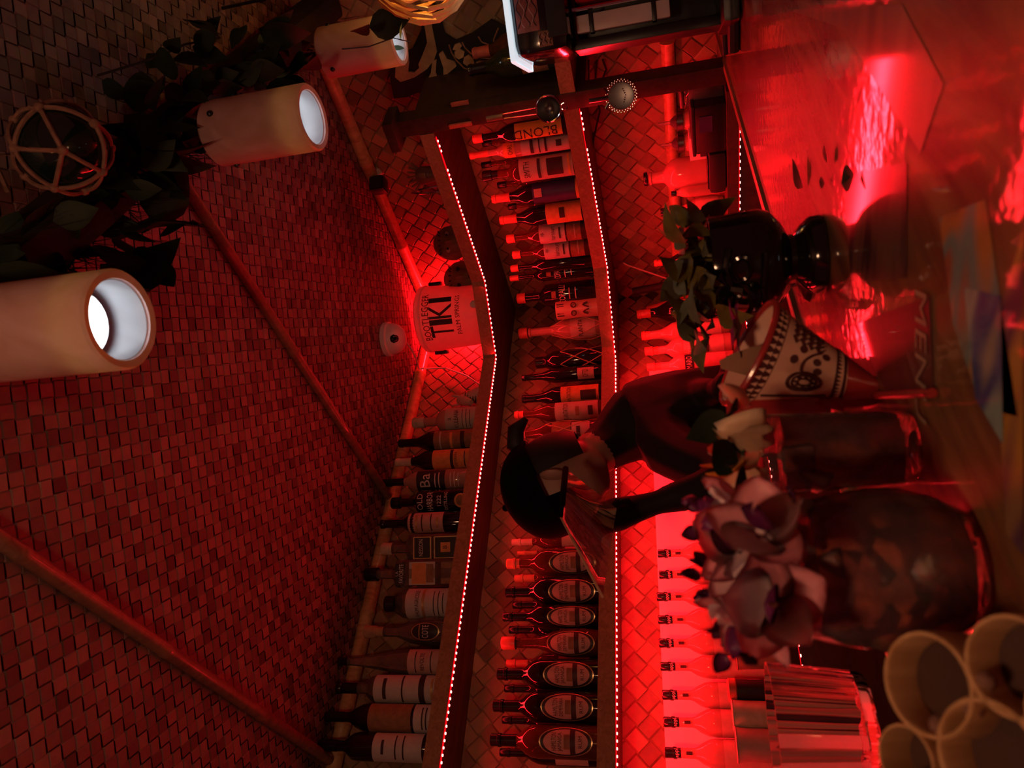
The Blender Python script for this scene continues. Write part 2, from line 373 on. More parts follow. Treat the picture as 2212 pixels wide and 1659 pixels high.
# ------------------------------------------------------------------ plaited matting: every strip its own ribbon
def weave(parent, org, du, dv, nrm, Uw, Vw, w, h, mat, twill, limit=300, name='palm_strip', cut=None):
    org, du, dv, nrm = Vector(org), Vector(du), Vector(dv), Vector(nrm)
    r2 = math.sqrt(.5)
    sd, td = (du+dv)*r2, (du-dv)*r2     # the two diagonal directions
    rnd = random.Random(3)
    strips = []
    lo = -Vw*r2; hi = Uw*r2
    def rng(fam, t):
        # clip the strip line to the rectangle; returns the range of its running coordinate
        # point = s*sd + t*td : u=(s+t)*r2, v=(s-t)*r2
        if fam == 0: a = [(-t, Uw/r2-t), (t, Vw/r2+t)]
        else: a = [(-t, Uw/r2-t), (t-Vw/r2, t)]
        return max(x[0] for x in a), min(x[1] for x in a)
    for fam in (0, 1):
        tmin, tmax = ((-Vw*r2, Uw*r2) if fam == 0 else (0, (Uw+Vw)*r2))
        i0, i1 = math.floor(tmin/w), math.ceil(tmax/w)
        for i in range(i0, i1):
            t = (i+.5)*w
            a, b = rng(fam, t)
            if b-a < w*1.2: continue
            j0, j1 = math.ceil(a/w), math.floor(b/w)
            if j1-j0 < 1: continue
            V = []; F = []; T = []
            base = rnd.random()
            hw = w*.497
            for j in range(j0, j1):
                if twill: over = ((i+j) % 4 < 2) if fam == 0 else ((j+i) % 4 >= 2)
                else: over = ((i+j) % 2 == 0) == (fam == 0)
                z = h if over else 0.0
                jit = rnd.uniform(-.06, .06)*h
                tone = min(1, max(0, .45+.32*(base-.5)+.55*(rnd.random()-.5) + (.35 if rnd.random() > .93 else 0) - (.35 if rnd.random() > .92 else 0)))
                for f in (.12, .88):
                    s = (j+f)*w
                    for sg in (-1, 1):
                        zz = z + jit + (h*.12 if over else 0)*sg*(1 if fam else -1)
                        tt = t + sg*hw
                        p = org + (sd*s + td*tt if fam == 0 else sd*tt + td*s) + nrm*zz
                        V.append(p); T.append(tone)
            n = len(V)//2
            F = [(2*k, 2*k+1, 2*k+3, 2*k+2) for k in range(n-1)]
            mid = org + (sd*((a+b)/2) + td*t if fam == 0 else sd*t + td*((a+b)/2))
            strips.append((V, F, T, mid, b-a))
    if cut: strips.sort(key=lambda q: cut(q[3], q[4]))
    def mk(V, F, T, nm):
        me = bpy.data.meshes.new(nm); me.from_pydata(V, [], F); me.materials.append(mat)
        at = me.attributes.new('tone', 'FLOAT', 'POINT'); at.data.foreach_set('value', T)
        return link(nm, me, parent)
    for V, F, T, _, _ in strips[:limit]: mk(V, F, T, name)
    if len(strips) > limit:
        VV, FF, TT = [], [], []
        for V, F, T, _, _ in strips[limit:]:
            k = len(VV); VV += V; TT += T; FF += [tuple(x+k for x in f) for f in F]
        o = mk(VV, FF, TT, name+'_rest'); o['kind'] = 'stuff'

# ================================================================== SETTING
bm = bmesh.new(); box(bm, (1.5, 1.5, -.03), (3.4, 3.4, .06)); struct('floor', bm, MT['floor'])
bm = bmesh.new(); box(bm, (1.45, -.05, 1.17), (3.1, .09, 2.34)); wl = struct('wall_left', bm, MT['backing'])
bm = bmesh.new(); box(bm, (-.05, 1.45, 1.17), (.09, 3.1, 2.34)); wr = struct('wall_right', bm, MT['backing'])
bm = bmesh.new(); box(bm, (1.45, 1.45, CEIL+.06), (3.1, 3.1, .08)); ce = struct('ceiling', bm, MT['backing'])
weave(wl, (0, 0, .95), (1, 0, 0), (0, 0, 1), (0, 1, 0), 2.25, CEIL-.95, .046, .007, MT['wall_weave'], False)
weave(wr, (0, 0, .95), (0, 1, 0), (0, 0, 1), (1, 0, 0), 2.0, CEIL-.95, .046, .007, MT['wall_weave'], False)
weave(ce, (0, 0, CEIL), (1, 0, 0), (0, 1, 0), (0, 0, -1), 2.6, 2.5, .0265, .0045, MT['ceil_weave'], False,
      cut=lambda m, L: (m-EYE).length - L*.2)

def cane(name, a, b, r, mat, nodes=.32):
    a, b = Vector(a), Vector(b); L = (b-a).length; n = max(2, int(L/nodes)); pts, tp = [], []
    for i in range(n+1):
        for f, t in ((-.012, 1.0), (-.004, 1.13), (.004, 1.13), (.012, 1.0)):
            q = i/n + f/L
            if 0 <= q <= 1: pts.append(a.lerp(b, q)); tp.append(t)
    bm = bmesh.new(); tube(bm, pts, r, 12, tp); return struct(name, bm, mat, smooth=True)
zt = Z0+1.014
cane('trim_1', (.915, .05, zt), (.915, 1.52, zt), .014, MT['bamboo_dark'])
cane('trim_2', (1.742, .05, zt), (1.742, 1.62, zt), .014, MT['bamboo_dark'])
cane('trim_3', (.02, .030, zt-.008), (2.3, .030, zt-.008), .022, MT['bamboo'])
cane('trim_4', (.030, .05, zt-.008), (.030, 1.9, zt-.008), .022, MT['bamboo'])
cane('trim_5', (.022, .05, Z0-.008), (.022, 1.02, Z0-.03), .020, MT['bamboo'])
cane('trim_7', (.022, 1.05, Z0-.03), (.022, 1.9, Z0-.05), .020, MT['bamboo'])
bm = bmesh.new(); box(bm, (1.30, .014, (CNT+Z0+.12)/2), (1.84, .010, Z0+.12-CNT)); o = struct('trim_6', bm, MT['backsplash'])

# ================================================================== SHELVES, COUNTER, BAR
def ell(bm, z0, z1, a, b, xe, ye, cx, cy):
    """L-shaped board with a cut inner corner; a, b: depths on the left / right wall"""
    P = [(.008, .008), (xe, .008), (xe, a), (cx, a), (b, cy), (b, ye), (.008, ye)]
    A = [bm.verts.new((x, y, z0)) for x, y in P]; B = [bm.verts.new((x, y, z1)) for x, y in P]
    bm.faces.new(A[::-1]); bm.faces.new(B)
    for i in range(len(P)):
        j = (i+1) % len(P); bm.faces.new((A[i], A[j], B[j], B[i]))
def shelf(name, label, z, yend):
    t = thing(name, label, 'shelf', (0, 0, z))
    bm = bmesh.new(); ell(bm, .0, .034, SL-.012, SR-.012, 2.2, yend, .44, .42); obj('board', bm, MT['shelf'], t, smooth=False)
    bm = bmesh.new()
    P = [(2.2, SL-.012), (.44, SL-.012), (SR-.012, .42), (SR-.012, yend)]
    for (x0, y0), (x1, y1) in zip(P, P[1:]):
        d = Vector((x1-x0, y1-y0, 0)); L = d.length; n = Vector((0, 0, 1)).cross(d).normalized()
        if n.dot(Vector((1, 1, 0))) < 0: n = -n
        box(bm, Vector(((x0+x1)/2, (y0+y1)/2, .018))+n*.006, (L+.004, .012, .042), Matrix.Rotation(math.atan2(d.y, d.x), 3, 'Z'))
    obj('front_lip', bm, MT['shelf_face'], t, smooth=False)
    return t
shelf('wall_shelf', 'upper wooden wall shelf turning the corner, with the white bucket on it', SH1+.003, 1.0)
shelf('wall_shelf', 'lower wooden wall shelf turning the corner, with the oval labelled bottles on it', SH2+.003, 1.30)

led_bm = bmesh.new(); box(led_bm, (0, 0, -.0015), (.0058, .0058, .003), bev=.001); led_me = to_mesh(led_bm, 'led', MT['led'])
def led_strip(label, P, z, skip=(), pitch=.0167, limit=300):
    t = thing('led_strip', label, 'light strip', (0, 0, z))
    bmt = bmesh.new(); bms = bmesh.new(); n = 0
    acc = 0
    for (x0, y0), (x1, y1) in zip(P, P[1:]):
        d = Vector((x1-x0, y1-y0, 0)); L = d.length; rot = Matrix.Rotation(math.atan2(d.y, d.x), 3, 'Z'); dn = d.normalized()
        mid = Vector(((x0+x1)/2, (y0+y1)/2, 0))
        box(bmt, mid+Vector((0, 0, -.0008)), (L+.003, .010, .0016), rot)
        box(bms, mid+Vector((0, 0, -.0028)), (L+.003, .0085, .0012), rot)
        s = pitch-acc if n else .004
        while s < L:
            n += 1
            if n not in skip:
                p = Vector((x0, y0, 0)) + dn*s
                link('led', led_me, t, p+Vector((0, 0, -.0036)))
            s += pitch
        acc = L-(s-pitch)
    obj('tape', bmt, MT['tape'], t, smooth=False); obj('sleeve', bms, MT['sleeve'], t, smooth=False)
    return t
UPATH = [(1.86, SL-.004), (.445, SL-.004), (SR-.004, .42), (SR-.004, .985)]
led_strip('red LED strip under the upper shelf edge, below the white bucket', UPATH, SH1, skip=(130, 131, 132))
MPATH = [(2.0, SL-.004), (.50, SL-.004), (SR-.004, .42), (SR-.004, 1.0)]
led_strip('red LED strip under the lower shelf edge, above the lit backsplash', MPATH, SH2, skip=(137, 138, 139))

t = thing('back_counter', 'dark back counter along both walls under the lit backsplash', 'counter', (0, 0, 0))
bm = bmesh.new(); ell(bm, CNT-.03, CNT, .30, .30, 2.2, .985, .36, .36); obj('worktop', bm, MT['counter'], t, smooth=False)
bm = bmesh.new(); box(bm, (1.25, .14, (CNT-.03)/2), (1.88, .24, CNT-.032)); box(bm, (.14, .62, (CNT-.03)/2), (.24, .70, CNT-.032)); obj('base_cabinet', bm, MT['dark_wood'], t, smooth=False)
led_strip('orange-looking LED strip under the front edge of the back counter', [(1.6, .296), (.36, .296), (.296, .36), (.296, 1.0)], CNT-.031, pitch=.024)

# bar: its back edge runs slightly askew to the left wall
BA = math.atan2(.163, 1.0)
t = thing('bar_counter', 'glossy resin coated wooden bar with embedded prints, holding the cocktails', 'bar', (0.02, .995, BAR), BA)
BARROOT = t
bm = bmesh.new(); box(bm, (1.35, .45, -.022), (2.7, .86, .044), bev=.004); obj('bar_top', bm, MT['bar'], t, smooth=False)
bm = bmesh.new(); box(bm, (1.35, .012, -.018), (2.7, .022, .050), bev=.006); o = obj('back_rail', bm, MT['bar_edge'], t)
bm = bmesh.new(); box(bm, (1.35, .45, -.022-BAR/2), (2.6, .70, BAR-.046)); obj('bar_front', bm, MT['dark_wood'], t, smooth=False)
BMI = (Matrix.Translation((0.02, .995, BAR)) @ Matrix.Rotation(BA, 4, 'Z')).inverted()
def flat_on_bar(name, pix, mat, th=.0004, parent=BARROOT):
    P = [BMI @ onz(X, Y, BAR) for X, Y in pix]
    P = [Vector((p.x, p.y, .0003)) for p in P]
    bm = bmesh.new(); bm.faces.new([bm.verts.new((p.x, p.y, th)) for p in P]); return obj(name, bm, mat, parent, smooth=False)
def stripes(name, cols, scale, rot=0):
    m, tr, b = new_mat(name)
    tc = tr.nodes.new('ShaderNodeTexCoord'); mp = tr.nodes.new('ShaderNodeMapping'); mp.inputs['Rotation'].default_value = (0, 0, rot); mp.inputs['Scale'].default_value = (scale, scale*.25, 1)
    nz = tr.nodes.new('ShaderNodeTexNoise'); nz.inputs['Scale'].default_value = 1; nz.inputs['Detail'].default_value = 1
    rp = tr.nodes.new('ShaderNodeValToRGB'); rp.color_ramp.interpolation = 'EASE'
    for i, c in enumerate(cols):
        p = .3+.4*i/(len(cols)-1)
        e = rp.color_ramp.elements[i] if i < 2 else rp.color_ramp.elements.new(p)
        e.position = p; e.color = (*c, 1)
    tr.links.new(tc.outputs['Object'], mp.inputs[0]); tr.links.new(mp.outputs[0], nz.inputs['Vector']); tr.links.new(nz.outputs['Fac'], rp.inputs[0]); tr.links.new(rp.outputs[0], b.inputs['Base Color'])
    b.inputs['Roughness'].default_value = .4; b.inputs['Coat Weight'].default_value = .8; b.inputs['Coat Roughness'].default_value = .08
    return m
pr1 = stripes('print_collage_blue', [(.03, .06, .22), (.30, .12, .05), (.10, .28, .26), (.45, .22, .05), (.06, .02, .10)], 26, .3)
pr2 = stripes('print_collage_orange', [(.42, .12, .02), (.50, .28, .05), (.10, .05, .10), (.48, .34, .18)], 22, .6)
pr3 = stripes('print_collage_dark', [(.03, .02, .02), (.16, .08, .05), (.05, .03, .03)], 30, .2)
flat_on_bar('paper_print', [(2030, 470), (2130, 430), (2200, 900), (2120, 880), (2060, 700)], pr1)
flat_on_bar('paper_print', [(2085, 620), (2165, 640), (2170, 960), (2110, 860)], stripes('print_collage_teal', [(.02, .05, .20), (.25, .42, .36), (.02, .08, .25), (.30, .30, .22)], 30, 1.2), .0008)
flat_on_bar('paper_print', [(2150, 700), (2212, 500), (2212, 1200), (2175, 1150)], pr2)
flat_on_bar('paper_print', [(1700, 20), (1950, 10), (2040, 180), (1990, 330), (1820, 60)], stripes('print_collage_brown', [(.10, .05, .02), (.26, .13, .05), (.16, .10, .05), (.30, .18, .08)], 16, .2), .0005)
flat_on_bar('paper_print', [(1820, 380), (1960, 350), (1960, 600), (1840, 610)], pr3, .0005)

# end post with cabinet side
t = thing('shelf_post', 'dark square wooden post closing the right end of the shelves', 'post', (.27, 1.03, CNT))
bm = bmesh.new(); box(bm, (0, 0, .47), (.056, .05, .94), bev=.003); obj('upright', bm, MT['dark_wood'], t)
bm = bmesh.new(); box(bm, (-.145, .010, .62), (.23, .022, .50)); obj('side_panel', bm, MT['dark_wood'], t, smooth=False)
bm = bmesh.new(); box(bm, (.02, .0, .93), (.10, .09, .03), bev=.003); obj('top_block', bm, MT['dark_wood'], t)

# ================================================================== BOTTLES
STY = {
 'std':   [(0, 0), (.90, 0), (1, .015), (1, .56), (.93, .63), (.70, .69), (.42, .735), (.36, .76), (.34, .90), (.40, .905), (.40, .93), (.34, .935)],
 'wine':  [(0, 0), (.92, 0), (1, .015), (1, .58), (.92, .64), (.68, .70), (.46, .76), (.40, .82), (.37, .95), (.41, .955), (.41, .975), (.36, .98)],
 'bord':  [(0, 0), (.92, 0), (1, .015), (1, .62), (.93, .665), (.62, .71), (.42, .74), (.38, .95), (.42, .955), (.42, .975)],
 'round': [(0, 0), (.90, 0), (1, .02), (1, .50), (.93, .57), (.72, .625), (.42, .655), (.36, .67), (.36, .84), (.44, .845), (.44, .87)],
 'bulb':  [(0, 0), (.70, 0), (.84, .02), (1, .18), (.98, .34), (.80, .48), (.50, .58), (.36, .64), (.34, .86), (.40, .865), (.40, .89)],
 'flute': [(0, 0), (.92, 0), (1, .015), (1, .34), (.90, .46), (.66, .60), (.44, .74), (.34, .84), (.30, .95), (.36, .955), (.36, .975)],
 'square':[(0, 0), (.95, 0), (1, .02), (1, .60), (.96, .64), (.66, .68), (.40, .705), (.36, .73), (.36, .88), (.44, .885), (.44, .91)],
 'stubby':[(0, 0), (.92, 0), (1, .03), (1, .66), (.95, .74), (.74, .81), (.56, .845), (.50, .86), (.50, .90)],
 'ship':  [(0, 0), (.95, 0), (1, .015), (.97, .50), (1, .60), (.93, .66), (.60, .70), (.40, .72), (.36, .74), (.36, .90), (.42, .905), (.42, .93)],
}
CAPH = {'std': .90, 'wine': .80, 'bord': .80, 'round': .83, 'bulb': .85, 'flute': .92, 'square': .87, 'stubby': .86, 'ship': .90}
PLACED = []
def face_rz(P, extra=0):
    d = EYE - P; return math.atan2(d.x, -d.y) + extra
def bottle(name, label, P, H, R, style, glass, cap=None, capz=None, capr=None, labels=(), texts=(), group=None, oval=None, net=None, liquid=None, turn=0, cat='bottle'):
    """labels: (mat, z0, z1, half angle); texts: (string, z, height, mat[, width frac]); z as fraction of H"""
    for Q, r in PLACED:
        d = math.hypot(Q.x-P.x, Q.y-P.y)
        if abs(Q.z-P.z) < .05 and d < r+R: R = max(R*.62, min(R, d-r-.001))
    PLACED.append((Vector(P), R))
    t = thing(name, label, cat, P, face_rz(Vector(P), turn), group)
    sq = [7 if (style == 'square' and r > .9) else (3 if style == 'square' and r > .6 else 0) for r, z in STY[style]]
    bm = bmesh.new(); prof = [(r*R, z*H) for r, z in STY[style]]
    lathe(bm, prof, 24 if style != 'square' else 32, sq); obj('glass_body', bm, MT[glass], t)
    top = STY[style][-1][1]
    cz = capz if capz is not None else CAPH[style]
    if cap:
        cr = (capr or (.46 if cz > .84 else .45))*R
        pr = []
        if cz < top-.05:     # a foil sleeve that follows the neck
            def rad(z):
                S = STY[style]
                for (ra, za), (rb, zb) in zip(S, S[1:]):
                    if za <= z <= zb and zb > za: return ra+(rb-ra)*(z-za)/(zb-za)
                return S[-1][0]
            pr = [(rad(cz)*R*1.04, cz*H)] + [(rad(z)*R*1.05, z*H) for _, z in STY[style] if cz < z < top] + [(rad(top)*R*1.1, top*H)]
            pr += [(STY[style][-1][0]*R*1.12, 1.0*H-.002), (STY[style][-1][0]*R*.98, H), (0, H)]
        else:
            pr = [(cr*.98, cz*H), (cr, cz*H+.002), (cr, H-.003), (cr*.9, H), (0, H)]
        bm = bmesh.new(); lathe(bm, pr, 16); obj('cap', bm, MT[cap], t)
    lab_objs = []
    flat = style == 'square'
    def rr(z):
        S = STY[style]
        for (ra, za), (rb, zb) in zip(S, S[1:]):
            if zb > za and za <= z <= zb: return (ra+(rb-ra)*(z-za)/(zb-za))*R
        return R
    def fm(off, zc):
        def f(x, y):
            if flat: return Vector((x, -(.968*R+off), zc+y))
            q = rr(min(.99, max(0, (zc+y)/H)))+off; a = x/q
            return Vector((q*math.sin(a), -q*math.cos(a), zc+y))
        return f
    for (m, z0, z1, aw) in labels:
        bm = bmesh.new(); N = 14; K = 4
        if flat:
            hw = R*aw; box(bm, (0, -.966*R-.0006, (z0+z1)/2*H), (2*hw, .0016, (z1-z0)*H))
        else:
            G = []
            for k in range(K+1):
                z = (z0+(z1-z0)*k/K)*H; q = rr(z/H)+.0007
                G.append([bm.verts.new((q*math.sin(-aw+2*aw*i/N), -q*math.cos(-aw+2*aw*i/N), z)) for i in range(N+1)])
            for k in range(K):
                for i in range(N): bm.faces.new((G[k][i], G[k][i+1], G[k+1][i+1], G[k+1][i]))
        lab_objs.append(obj('label', bm, MT[m], t))
    if oval:
        zc, hw, hh, mats = oval      # rings of colours, outermost first
        f0 = None
        for k, (m, s) in enumerate(mats):
            bm = bmesh.new(); f = fm(.0006+.0005*k, zc*H); N = 28
            prev = [bm.verts.new(f(0, 0))]*N
            for rg in (.35, .7, 1.0):
                cur = [bm.verts.new(f(hw*R*s*rg*math.cos(2*PI*i/N), hh*H*s*rg*math.sin(2*PI*i/N))) for i in range(N)]
                for i in range(N):
                    j = (i+1) % N
                    if prev[0] is prev[1]: bm.faces.new((prev[0], cur[i], cur[j]))
                    else: bm.faces.new((prev[i], cur[i], cur[j], prev[j]))
                prev = cur
            o = obj('label' if k == 0 else 'label_face', bm, MT[m], t if k == 0 else lab_objs[-1])
            if k == 0: lab_objs.append(o)
    par = lab_objs[-1] if lab_objs else t
    for tx in texts:
        s, z, h, m = tx[:4]; wf = tx[4] if len(tx) > 4 else 1.5
        if s == '-':       # a printed band or rule
            bm = bmesh.new(); f = fm(.0024, z*H); N = 8; w = wf*R; hh = h*H/2
            A = [bm.verts.new(f(-w+2*w*i/N, -hh)) for i in range(N+1)]; B = [bm.verts.new(f(-w+2*w*i/N, hh)) for i in range(N+1)]
            for i in range(N): bm.faces.new((A[i], A[i+1], B[i+1], B[i]))
            obj('print', bm, MT[m], par)
        else: text_on(s, fm(.0028, z*H), h*H, MT[m], par, wf*R)
    if net:
        bm = bmesh.new(); nr = R*1.03
        n = 5
        for fam in (1, -1):
            for i in range(n):
                pts = []
                for k in range(13):
                    z = .03+.60*k/12; a = 2*PI*i/n + fam*PI/n*k/4
                    q = rr(z)*1.03; pts.append((q*math.cos(a), q*math.sin(a), z*H))
                tube(bm, pts, .0016, 5)
        obj('net', bm, MT[net], t)
    return t
def onshelf(row, plane, val, zs):
    Xt, Xb, Y, w = row
    f = ony if plane == 'y' else onx
    b = f(Xb, Y, val); P = Vector((b.x, b.y, zs)); tp = f(Xt, Y+(.00012*(1550-Y))*(Xb-Xt), val)
    return P, max(.06, tp.z-zs), px2m(P, w)/2
TOPU, TOPM = SH1+.0371, SH2+.0371
U = lambda Xt, Xb, Y, w, dep=.105: onshelf((Xt, Xb, Y, w), 'y', dep, TOPU)
# ---- upper shelf, left wall, from the corner outwards
for row, kw in [
 ((893, 1022, 905, 56), dict(style='round', glass='g_red', cap='cap_c', labels=[('label', .08, .50, 1.1)], texts=[('KULEANA', .34, .06, 'ink'), ('II', .43, .05, 'ink'), ('-', .26, .008, 'ink', .8), ('-', .21, .008, 'ink', .8), ('-', .16, .008, 'ink', .7)], label='clear round bottle with cream label beside the zebra figurine', turn=.12)),
 ((862, 1020, 948, 46), dict(style='wine', glass='g_dark', cap='cap_bk', labels=[('label_br', .08, .54, 1.25)], texts=[('-', .46, .02, 'label', 1.0), ('-', .20, .05, 'ink', .9), ('-', .33, .03, 'label_o', .8)], label='dark wine bottle with a brown label, left of the round cream labelled one')),
 ((855, 1013, 990, 45), dict(style='wine', glass='g_dark', cap='cap_c', labels=[('label_o', .06, .52, 1.25)], texts=[('-', .29, .035, 'ink', 1.1), ('DEMERARA', .24, .035, 'ink'), ('-', .14, .012, 'ink', .8)], label='dark bottle with wide orange label and tan foil neck')),
 ((827, 1006, 1034, 46), dict(style='std', glass='g_red', cap='cap_bk', capz=.76, labels=[('label_bk', .30, .60, 1.2)], texts=[('Ba', .50, .11, 'ink_w'), ('-', .40, .01, 'ink_w', .7), ('-', .36, .01, 'ink_w', .8), ('-', .24, .008, 'ink_w', .7), ('-', .20, .008, 'ink_w', .8), ('-', .16, .008, 'ink_w', .7)], label='reddish clear bottle with black script label and black neck foil')),
 ((847, 1002, 1080, 52), dict(style='ship', glass='g_dark', cap='cap_bk', capr=.5, texts=[('OLD', .60, .07, 'ink_w'), ('HARBOR', .48, .075, 'ink_w', 1.7), ('1222', .37, .05, 'ink_w'), ('DISTILLING', .29, .04, 'ink_w', 1.6)], oval=(.12, .62, .07, [('label_o', 1.0), ('label_br', .7)]), label='matte black bottle printed OLD HARBOR in white')),
 ((823, 996, 1126, 45), dict(style='bord', glass='g_dark', cap='cap_bk', labels=[('label_pk', .27, .66, 1.25)], texts=[('-', .56, .02, 'gold', .8), ('-', .50, .012, 'ink', .9), ('-', .40, .012, 'ink', .9), ('-', .33, .02, 'gold', .5)], label='dark bottle with pale pink label next to the gold framed square bottle')),
 ((826, 988, 1181, 58), dict(style='square', glass='g_clear', cap='cap_c', labels=[('gold', .055, .335, .80), ('gold', .365, .575, .80)], label='clear square bottle with two gold framed black labels, NEISSON')),
 ((790, 980, 1237, 60), dict(style='square', glass='g_clear', cap='cap_bk', capr=.5, labels=[('label_bk', .54, .64, .7), ('label_w', .24, .50, .80), ('label_br', .06, .18, .75)], texts=[('LA', .75-.13, .03, 'ink_w'), ('FAVORITE', .575, .045, 'ink_w', 1.3)], label='clear square bottle with black and white panels, LA FAVORITE')),
 ((833, 968, 1303, 64), dict(style='stubby', glass='g_clear', cap='cap_bk', capz=.82, capr=.52, labels=[('label_w', .06, .66, 1.3)], texts=[('RHUM AGRICOLE', .50, .055, 'ink', 1.9), ('-', .42, .035, 'gold', 1.2), ('-', .28, .01, 'ink', .9), ('-', .22, .01, 'ink', .9), ('-', .16, .01, 'ink', .7)], label='squat round bottle with a wide white label and black stopper')),
 ((788, 960, 1364, 68), dict(style='bulb', glass='g_clear', cap='cork', capz=.78, capr=.42, oval=(.28, .62, .155, [('gold', 1.0), ('label_bk', .92)]), texts=[('COTE', .27, .07, 'ink_w', .9), ('-', .34, .012, 'gold', .5)], label='bulbous clear bottle with a black oval label and pale stopper')),
 ((728, 946, 1430, 54), dict(style='flute', glass='g_clear', cap='g_dark', capz=.90, labels=[('label_pk', .06, .34, 1.2)], texts=[('REVOLTE', .21, .035, 'ink', 1.4), ('-', .27, .008, 'ink', .9), ('-', .14, .008, 'ink', .9)], label='tall tapering clear bottle with a pink label')),
 ((728, 938, 1489, 58), dict(style='bord', glass='g_clear', cap='cap_bk', capz=.80, labels=[('label_w', .08, .62, 1.25)], texts=[('-', .52, .03, 'ink', .8), ('-', .36, .014, 'ink', 1.1), ('-', .19, .05, 'ink', 1.2), ('-', .10, .02, 'gold', .8)], label='clear bottle with a white label crossed by dark bands')),
 ((690, 930, 1553, 60), dict(style='std', glass='g_dark', cap='cap_bk', capz=.80, labels=[('label_br', .22, .56, 1.2), ('label_w', .05, .20, 1.2)], texts=[('-', .13, .01, 'ink', .8), ('-', .10, .01, 'ink', .8)], label='dark bottle with a picture label over a white strip, second from the open end')),
 ((675, 918, 1617, 66), dict(style='bord', glass='g_dark', cap='cap_bk', capz=.80, labels=[('label_w', .10, .48, 1.25)], texts=[('-', .40, .02, 'ink', .5), ('-', .30, .01, 'ink', .9), ('-', .24, .01, 'ink', .9)], label='dark bottle with a plain whitish label at the open end of the upper shelf')),
]:
    P, H, R = U(*row); o = bottle('rum_bottle', P=P, H=H, R=R, group='bottles on the upper shelf', **kw)
    if 'NEISSON' in kw['label']:
        labs = [c for c in o.children if c.name.startswith('label')]
        for L, z0, z1 in ((labs[0], .07, .32), (labs[1], .38, .56)):
            bm = bmesh.new(); box(bm, (0, -.966*R-.0016, (z0+z1)/2*H), (1.46*R, .0014, (z1-z0)*H)); obj('label_face', bm, MT['label_bk'], L, smooth=False)
        bm = bmesh.new(); box(bm, (0, -.966*R-.0026, .20*H), (.7*R, .0012, .11*H)); obj('label_face', bm, MT['label_o'], labs[0], smooth=False)
        text_on('B', lambda x, y: Vector((x, -.966*R-.0036, .20*H+y)), .05*H, MT['ink'], labs[0])
        text_on('NEISSON', lambda x, y: Vector((x, -.966*R-.0030, .48*H+y)), .05*H, MT['ink_w'], labs[1], 1.2*R)
    if 'FAVORITE' in kw['label']:
        labs = [c for c in o.children if c.name.startswith('label')]
        bm = bmesh.new(); box(bm, (0, -.966*R-.0016, .40*H), (1.45*R, .0014, .14*H)); obj('label_face', bm, MT['label_o'], labs[1], smooth=False)
        bm = bmesh.new(); box(bm, (0, -.966*R-.0016, .29*H), (1.30*R, .0014, .07*H)); obj('label_face', bm, MT['label_br'], labs[1], smooth=False)

# ---- lower shelf, left wall: oval labelled front row, plain row behind
front = [(1095, 1297, 1213, 60, 'cap_o', 'seventh from open end behind the shield'), (1093, 1297, 1276, 62, 'cap_bk', 'sixth from the open end'),
         (1087, 1297, 1331, 62, 'cap_bk', 'fifth from the open end'), (1084, 1298, 1389, 62, 'cap_r', 'fourth from open end with orange neck'),
         (1075, 1298, 1458, 66, 'cap_bk', 'third from the open end'), (1066, 1298, 1529, 68, 'cap_bk', 'second from the open end'),
         (1060, 1298, 1605, 70, 'cap_bk', 'with pale neck nearest the open end')]
for k, (Xt, Xb, Y, w, cap, wh) in enumerate(front):
    P, H, R = onshelf((Xt, Xb, Y, w), 'y', .135, TOPM)
    o = bottle('rum_bottle', 'dark bottle with a cream oval label, '+wh, P, H, R, 'std' if k != 3 else 'bulb', 'g_dark' if k in (1, 2, 4, 5) else 'g_amber', cap, capz=.86 if k in (0, 3) else .76,
           oval=(.30, .93, .235, [('gold', 1.0), ('label_bk', .95), ('label_pk', .83)]),
           texts=[('-', .24, .045, 'ink', .78), ('HAMILTON', .40, .045, 'ink', 1.05), ('DEMERARA' if k % 2 else 'JAMAICA', .35, .035, 'ink', 1.1), ('RUM', .17, .035, 'ink', .8), ('-', .29, .05, 'label_br', .42)], group='oval labelled rum bottles on the lower shelf')
back = [(1106, 1290, 1166, 40, 'cap_c', 'g_amber', 'with a shiny pale stopper just left of the cap wearer'), (1118, 1290, 1190, 38, 'cap_o', 'g_amber', 'with a gold ring stopper, second left of the cap wearer'),
        (1112, 1290, 1246, 44, 'cap_o', 'g_amber', 'with an orange neck label between two oval labelled bottles'), (1108, 1290, 1305, 44, 'cap_bk', 'g_dark', 'with a short black cap behind the fifth oval labelled bottle'),
        (1100, 1290, 1360, 44, 'cap_bk', 'g_dark', 'with a ribbed black neck beside the orange ringed bottle'), (1094, 1290, 1434, 44, 'cap_r', 'g_amber', 'with a bright red cap and seal'),
        (1090, 1290, 1490, 44, 'cap_bk', 'g_dark', 'with a dull black neck right of the second oval label'), (1085, 1290, 1560, 44, 'cap_bk', 'g_dark', 'with a matt dark neck left of the second oval label'),
        (1080, 1290, 1632, 46, 'cap_bk', 'g_dark', 'with a square black cap at the open end')]
for Xt, Xb, Y, w, cap, gl, wh in back:
    P, H, R = onshelf((Xt, Xb, Y, w), 'y', .050, TOPM)
    bottle('rum_bottle', 'back row bottle '+wh, P, H, min(R, .040), 'std', gl, cap, capz=.78, capr=.44, labels=[('label', .16, .46, 1.1)], group='back row bottles on the lower shelf')
